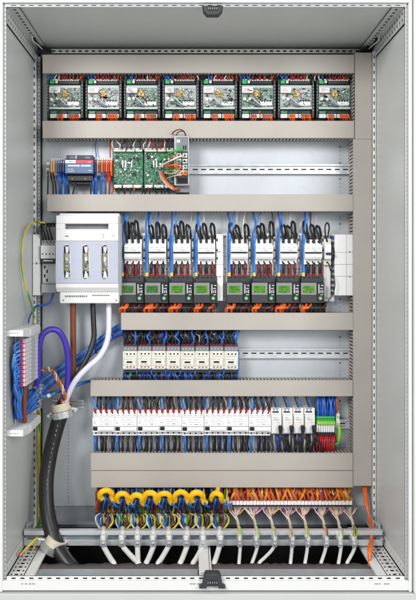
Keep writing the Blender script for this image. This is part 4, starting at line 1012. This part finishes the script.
# cable support rail (C profile) at RAILH
b = MB(RAILH); x0, x1 = b.X(24), b.X(382.5); z0, z1 = b.Z(545.5), b.Z(530.5); H = z1 - z0
b.box(x0, x1, -RAILH + .016, -RAILH + .018, z0, z1, 'galv'); b.box(x0, x1, -RAILH, -RAILH + .016, z1 - .002, z1, 'rail'); b.box(x0, x1, -RAILH, -RAILH + .016, z0, z0 + .002, 'galv')
b.box(x0, x1, -RAILH - .0015, -RAILH, z1 - H * .30, z1, 'rail', .0005); b.box(x0, x1, -RAILH - .0015, -RAILH, z0, z0 + H * .40, 'rail', .0005)
b.build('cable_rail', None, 'steel channel rail across the bottom that carries all cable clamps', 'rail')
for px in (26, 381):
    b = MB(RAILH); b.pb(px - 2.4, px + 2.4, 528, 547, RAILH - .06, RAILH - .033, 'steel', .001); b.cyl(px, 538, RAILH - .004, RAILH + .01, 1.6, 'steel', 6)
    b.build('rail_bracket', None, 'steel bracket at the %s end of the bottom channel rail' % ('left' if px < 100 else 'right'), 'bracket', 'brackets of the channel rail')

# ------------------------------------------------------------------ left side: main cable, terminal holder
wire([(73, 300, .07), (73, 320, .07), (73.2, 350, .07), (73, 375, .075), (69, 392, .09), (65.5, 404, .10), (63, 412, .10)], 2.9, 'brown', 'thick brown conductor dropping from the big fuse switch', 'thick conductors of the main cable', 'conductor', 'cable', 12)
wire([(92.5, 300, .07), (93.5, 322, .075), (93.8, 338, .08), (89, 354, .09), (80, 371, .10), (70, 389, .11), (64.5, 402, .105), (62, 411, .10)], 2.6, 'jacket', 'thick black conductor curving from the big fuse switch', 'thick conductors of the main cable', 'conductor', 'cable', 12)
wire([(108.5, 300, .07), (109, 320, .08), (107.5, 340, .09), (100, 356, .105), (87, 368, .12), (76, 380, .125), (69, 393, .12), (65, 404, .11), (63, 412, .10)], 2.8, 'cable_lilac', 'thick white conductor curving from the big fuse switch', 'thick conductors of the main cable', 'conductor', 'cable', 12)
wire([(36, 386, .16), (38.5, 374, .17), (38.6, 352, .17), (42, 336, .165), (50, 329.5, .155), (59.5, 332, .145), (66, 345, .135), (68.3, 365, .125), (67.2, 385, .12), (65, 398, .115), (63, 410, .10)], 2.9, 'purple', 'thick violet conductor arching between terminal holder and main cable', 'thick conductors of the main cable', 'conductor', 'cable', 12)
t = thing('main_cable', P(68, 568, .25), 'very thick black main cable curving down to the floor opening', 'cable')
b = MB(); b.tube([P(65.5, 402, .10), P(62, 411, .105), P(56, 430, .11), P(50.5, 452, .12), (P(46.5, 478, .14)), P(46.6, 505, .165), P(50.5, 527, .19), P(57, 546, .215), P(64, 558, .235), P(73, 569, .25), P(80, 580, .25)], 7.6 * .0031, 'jacket', 20, 8)
b.build('jacket', t)
b = MB()
for k in range(22):
    f = k / 21; py = 425 + f * 95; cx = 57.5 - 11.2 * math.sin(min(1, f * 1.25) * math.pi / 2) + (max(0, f - .8) * 14)
    if k % 4 == 3: continue
    h = .11 + .055 * f + 7.6 * .0031 + .0002
    b.tube([P(cx + R(-.2, .2), py, h), P(cx - .3, py + R(1, 2.4), h)], .0011, 'ltgrey', 5)
b.build('printed_line', t)
b = MB(); b.tube([P(66.3, 393, .10), P(64.8, 403, .104)], .0155, 'copper', 14, 1, False, .021); b.build('copper_screen', t)
# copper braid pigtail
b = MB()
base = [P(66, 399, .125), P(63, 390, .14), P(58, 380, .145), P(53, 371.5, .15), P(47, 368, .155), P(42, 370, .155)]
for k in range(3):
    pts = []
    for j in range(26):
        f = j / 25 * (len(base) - 1); i0 = min(int(f), len(base) - 2); p = base[i0].lerp(base[i0 + 1], f - i0)
        a = j * .95 + k * 2.094; pts.append(p + Vector((math.cos(a) * .0036, math.sin(a) * .0036, math.cos(a) * .002)))
    b.tube(pts, .0032, 'copper' if k else 'clampbeige', 6, 3)
b.build('copper_pigtail', None, 'twisted bare copper strand curling off the top of the main cable', 'wire')
def bigclamp(px, py, h, r, ang, label, n_=0):
    t = thing('main_cable_clamp', P(px, py + 8, h - .03), label, 'cable clamp', 'clamps of the main cable')
    c = P(px, py, h); ax = Vector((math.sin(ang), 0, -math.cos(ang))); sx = Vector((math.cos(ang), 0, math.sin(ang))); fy = Vector((0, -1, 0))
    def ring(r0, r1, a0, a1, w0, w1, m, name, seg=28, full=True):
        b = MB(); vs = []; fs = []
        for k in range(seg):
            a = 2 * math.pi * k / seg if full else a0 + (a1 - a0) * k / (seg - 1)
            d = sx * math.cos(a) + fy * math.sin(a)
            for (rr, w_) in ((r0, w0), (r1, w0), (r1, w1), (r0, w1)): vs.append(c + d * rr + ax * w_)
        N = seg if full else seg - 1
        for k in range(N):
            k2 = (k + 1) % seg
            for j in range(4): fs.append((k * 4 + j, k2 * 4 + j, k2 * 4 + (j + 1) % 4, k * 4 + (j + 1) % 4))
        b.add(vs, fs, m, False); b.build(name, t)
    ring(r * .98, r + .006, 0, 0, -.020, .004, 'clampbeige', 'saddle')
    ring(r * .98, r + .010, 0, 0, .005, .026, 'steel', 'strap', 14)
    for s_ in (-1, 1):
        b = MB(); q = c + sx * s_ * (r + .018) + ax * .012
        b.tube([c + sx * s_ * (r + .006) + ax * .004, q + sx * s_ * .006 + ax * .0], .007, 'steel', 6); b.tube([q + fy * .012, q - fy * .04], .005, 'steel', 8); b.build('bolt', t)
    return t
bigclamp(61.8, 409, .105, .026, math.radians(12), 'big steel and beige clamp near the top of the main cable')
bigclamp(54.6, 543.5, .208, .026, math.radians(-28), 'big steel and beige clamp on the main cable near the floor')
b = MB(.06); b.pb(51, 83, 402.4, 407.4, .02, .03, 'galv', .001); b.pb(51, 83, 400.8, 402.2, .02, .045, 'steel', .0006); b.pb(51, 83, 407.4, 408.6, .02, .045, 'steel', .0006)
b.build('short_rail', None, 'short steel rail behind the upper clamp of the main cable', 'rail')

# terminal holder on the left side wall
xa, xb = XL + .001, XL + .047
t = thing('terminal_holder', (XL + .02, -.2, ZC - .47), 'white terminal holder standing off the left wall with magenta sockets', 'terminal holder')
b = MB(); b.prism([(-.385, ZC - .193), (-.385, ZC - .176), (-.17, ZC - .176), (-.15, ZC - .186), (-.15, ZC - .203), (-.30, ZC - .203)], 0, xa, xb, 'white'); b.box(xb, xb + .004, -.30, -.18, ZC - .198, ZC - .181, 'offwhite', .001); b.build('end_cover', t)
b = MB(); b.prism([(-.385, ZC - .475), (-.385, ZC - .458), (-.17, ZC - .458), (-.15, ZC - .468), (-.15, ZC - .486), (-.30, ZC - .486)], 0, xa, xb, 'white'); b.box(xb, xb + .004, -.30, -.18, ZC - .480, ZC - .463, 'offwhite', .001); b.build('end_cover', t)
for (z_, y_) in ((-.184, 0), (-.467, 0)):
    b = MB()
    for k in range(4): b.box(xa + .010 + k * .006, xa + .014 + k * .006, -.3855, -.385, ZC + z_ - .001, ZC + z_ + .001, 'ink')
    b.build('printed_mark', t)
for k in range(11):
    z1 = ZC - .206 - k * .0124; z0 = z1 - .0116
    b = MB(); b.box(xb - .020, xb - .002, -.335, -.17, z0, z1, 'offwhite', .001); b.box(xb - .006, xb + .001, -.28, -.23, z0 + .002, z1 - .002, 'ltgrey', .0006)
    q = b.build('terminal', t)
    b = MB(); b.box(xb - .021, xb - .010, -.350, -.335, z0 + .0005, z1 - .0005, 'magenta', .0006); b.box(xb - .010, xb - .003, -.345, -.335, z0 + .001, z1 - .001, 'pink', .0006); b.box(xb - .018, xb - .012, -.3508, -.350, z0 + .003, z1 - .003, 'slot'); b.build('socket', q)
b = MB(); b.box(XL + .002, XL + .006, -.30, -.2, ZC - .46, ZC - .2, 'rail'); b.build('support_rail', t)
b = MB(); b.tube([Vector((xb - .016, -.30, ZC - .345)), Vector((xb - .017, -.30, ZC - .40)), Vector((xb - .018, -.29, ZC - .455))], .0075, 'brown', 10); b.build('copper_post', t)
random.seed(101)
for k in range(11):
    z = ZC - .212 - k * .0124; lo = ZC - .30 - k * .013
    p0 = Vector((xb - .017, -.350, z))
    px_ = R(.004, .026)
    pts = [p0, p0 + Vector((-.012, -.014, -.010)), Vector((XL + px_ + .004, -.35 + R(-.015, .02), z - .045)), Vector((XL + px_, -.34 + R(-.02, .02), (z + lo) / 2 - .03)), Vector((XL + px_ + .004, -.33 + R(-.02, .02), max(lo - .03, ZC - .435))), Vector((XL + .02, -.28, ZC - .44 + R(0, .03))), Vector((XL + .045, -.22, ZC - .41 + R(-.02, .02)))]
    b = MB(); b.tube(pts, .0037, random.choice(['blue', 'blue', 'ltblue']), 8); b.build('wire', None, 'blue wire looping left from the %s magenta socket from the top' % ORD[k + 1], 'wire', 'blue wires from the magenta sockets')
for k in range(14):
    o_ = R(.004, .03); z = ZC - .23 - R(0, .12)
    pts = [Vector((xb - .02, -.33, z)), Vector((XL + o_, -.325 + R(-.01, .02), z - .03)), Vector((XL + R(.004, .02), -.31, z - .09)), Vector((XL + R(.006, .026), -.29, max(z - .16, ZC - .44))), Vector((XL + .05, -.2, ZC - .40 + R(-.03, .03)))]
    FINE.tube(pts, .0034, random.choice(['blue', 'ltblue', 'deepblue']), 6)
# blue bundle crossing diagonally
for k in range(8):
    o_ = k * 1.55; w2 = R(-.7, .7)
    wire([(126, 322 + o_, .03), (112, 328.5 + o_, .035), (96, 341 + o_ + w2, .035), (82, 352 + o_ - w2, .04), (66, 362 + o_ * 1.1, .05), (50, 372 + o_ * 1.4 + w2, .08), (38, 381 + o_ * 1.7, .11), (29, 392 + o_ * 1.8, .15)], .95, ('blue', 'ltblue', 'blue', 'deepblue')[k % 4],
         'blue wire, %s from the top in the diagonal bundle behind the main cable' % ORD[k + 1], 'blue wires of the diagonal bundle')
b = MB(.05); b.tube([P(93, 340, .055), P(96.5, 353.5, .055)], .004, 'deepblue'); b.tube([P(110, 326, .055), P(114, 339.5, .055)], .004, 'deepblue'); b.build('cable_tie', None, 'dark blue cable ties around the diagonal blue bundle', 'cable tie')
wire([(90, 381, .02), (80, 383.5, .04), (72, 387, .05), (60, 391, .06), (48, 394, .09), (38, 398, .12), (30, 400, .15)], 1.6, 'blue', 'thick blue cable running from the duct end to the terminal holder', 'blue cables at the left')
wire([(66, 387, .07), (58, 391, .10), (48, 396, .13), (40, 396, .15)], 1.5, 'ltblue', 'short blue cable with white marker left of the main cable', 'blue cables at the left', ends=[((50, 395, .128), (47, 396.2, .132), 2.1, 'white')])
# steel hardware at the post
t = thing('earthing_bolt', P(37, 412, .14), 'cluster of shiny earthing bolts on the post below the holder', 'earthing bolts')
for (x, y, r_, m) in ((29.5, 388, 2.2, 'steel'), (35, 387.4, 2.6, 'steel'), (39.4, 389.5, 2.2, 'steel'), (35.4, 396, 2, 'steel'), (37.4, 402, 2.4, 'steel'), (36.8, 409.5, 1.9, 'steel')):
    b = MB(.17); b.cyl(x, y, .12, .158, r_, m, 6); b.cyl(x, y, .158, .172, r_ * .5, m, 10); b.build('bolt', t)
b = MB(.16); b.pb(27, 41, 385.6, 390.6, .12, .13, 'steel', .001); b.pb(35, 38.8, 390, 411, .11, .12, 'steel', .001); b.build('earthing_bar', t)
for k in range(2):
    wire([(37.6 + k * 1.8, 409, .15), (38.4 + k * 1.8, 420, .09), (38.2 + k * 1.6, 445, .06), (38.0 + k * 1.5, 480, .06), (38.6 + k * 1.5, 510, .07), (37.8 + k * 2, 531, .11), (34, 548, .22)], .9, ('greenyellow', 'greenyellow')[k], 'green-yellow earth wire down the left post, %s one' % ('left', 'right')[k], 'earth wires')
wire([(37, 538, .24), (32.5, 542, .26), (27.5, 547, .27), (22, 553, .29)], 1.1, 'wyellow', 'short yellow earth wire across the lower left corner rail', 'earth wires', ends=[((22.8, 552, .288), (19.4, 555.6, .295), 1.8, 'copper')])
wire([(28.5, 323, .22), (29.5, 317, .2), (34, 309, .1), (36, 306, .04)], .8, 'deepblue', 'dark blue wire entering the top of the terminal holder', 'blue cables at the left')
# screw on the plate beside the big cable
b = MB(.02); b.cyl(54.5, 509.6, .003, .02, 1.4, 'steel', 10); b.build('plate_screw', None, 'small steel screw on the plate right of the main cable', 'screw')

FINE.build('small_wire_tangle', None, 'fine tangled small wires filling the gaps between devices and ducts', 'wires', None, 'stuff')
print('WIRES', NW)

# ------------------------------------------------------------------ ground below, camera, light
b = MB(); b.box(-6, 6, -6, 4, ZB - .21, ZB - .2, 'paint'); b.build('floor', None, 'plain light grey floor under the cabinet', 'floor', None, 'structure')
cam = bpy.data.cameras.new('camera'); co = bpy.data.objects.new('camera', cam); col.objects.link(co)
co.location = (0, -CD, ZC); co.rotation_euler = (math.radians(90), 0, 0)
cam.sensor_fit = 'VERTICAL'; cam.sensor_height = 24; cam.lens = 24 * F / 600
cam.shift_x = 17 / 600; cam.shift_y = -32 / 600; cam.clip_end = 100; cam.clip_start = .05
bpy.context.scene.camera = co
w = bpy.data.worlds.new('World'); bpy.context.scene.world = w; w.use_nodes = True
bg = w.node_tree.nodes['Background']; bg.inputs['Color'].default_value = (.985, .99, 1, 1); bg.inputs['Strength'].default_value = .40
def area(loc, tgt, size, size_y, power, color):
    L = bpy.data.lights.new('softbox', 'AREA'); L.shape = 'RECTANGLE'; L.size = size; L.size_y = size_y; L.energy = power; L.color = color
    o = bpy.data.objects.new('softbox', L); col.objects.link(o); o.location = loc
    o.rotation_euler = (Vector(tgt) - Vector(loc)).to_track_quat('-Z', 'Y').to_euler()
area((-1.6, -3.3, ZC + 1.5), (.1, 0, ZC - .2), 1.1, 1.1, 104, (1, .985, .965))
area((1.9, -3.2, ZC + .9), (0, 0, ZC - .2), 1.3, 1.5, 70, (1, .995, .985))
sc = bpy.context.scene
sc.view_settings.view_transform = 'Standard'; sc.view_settings.look = 'None'; sc.view_settings.exposure = 0; sc.view_settings.gamma = 1
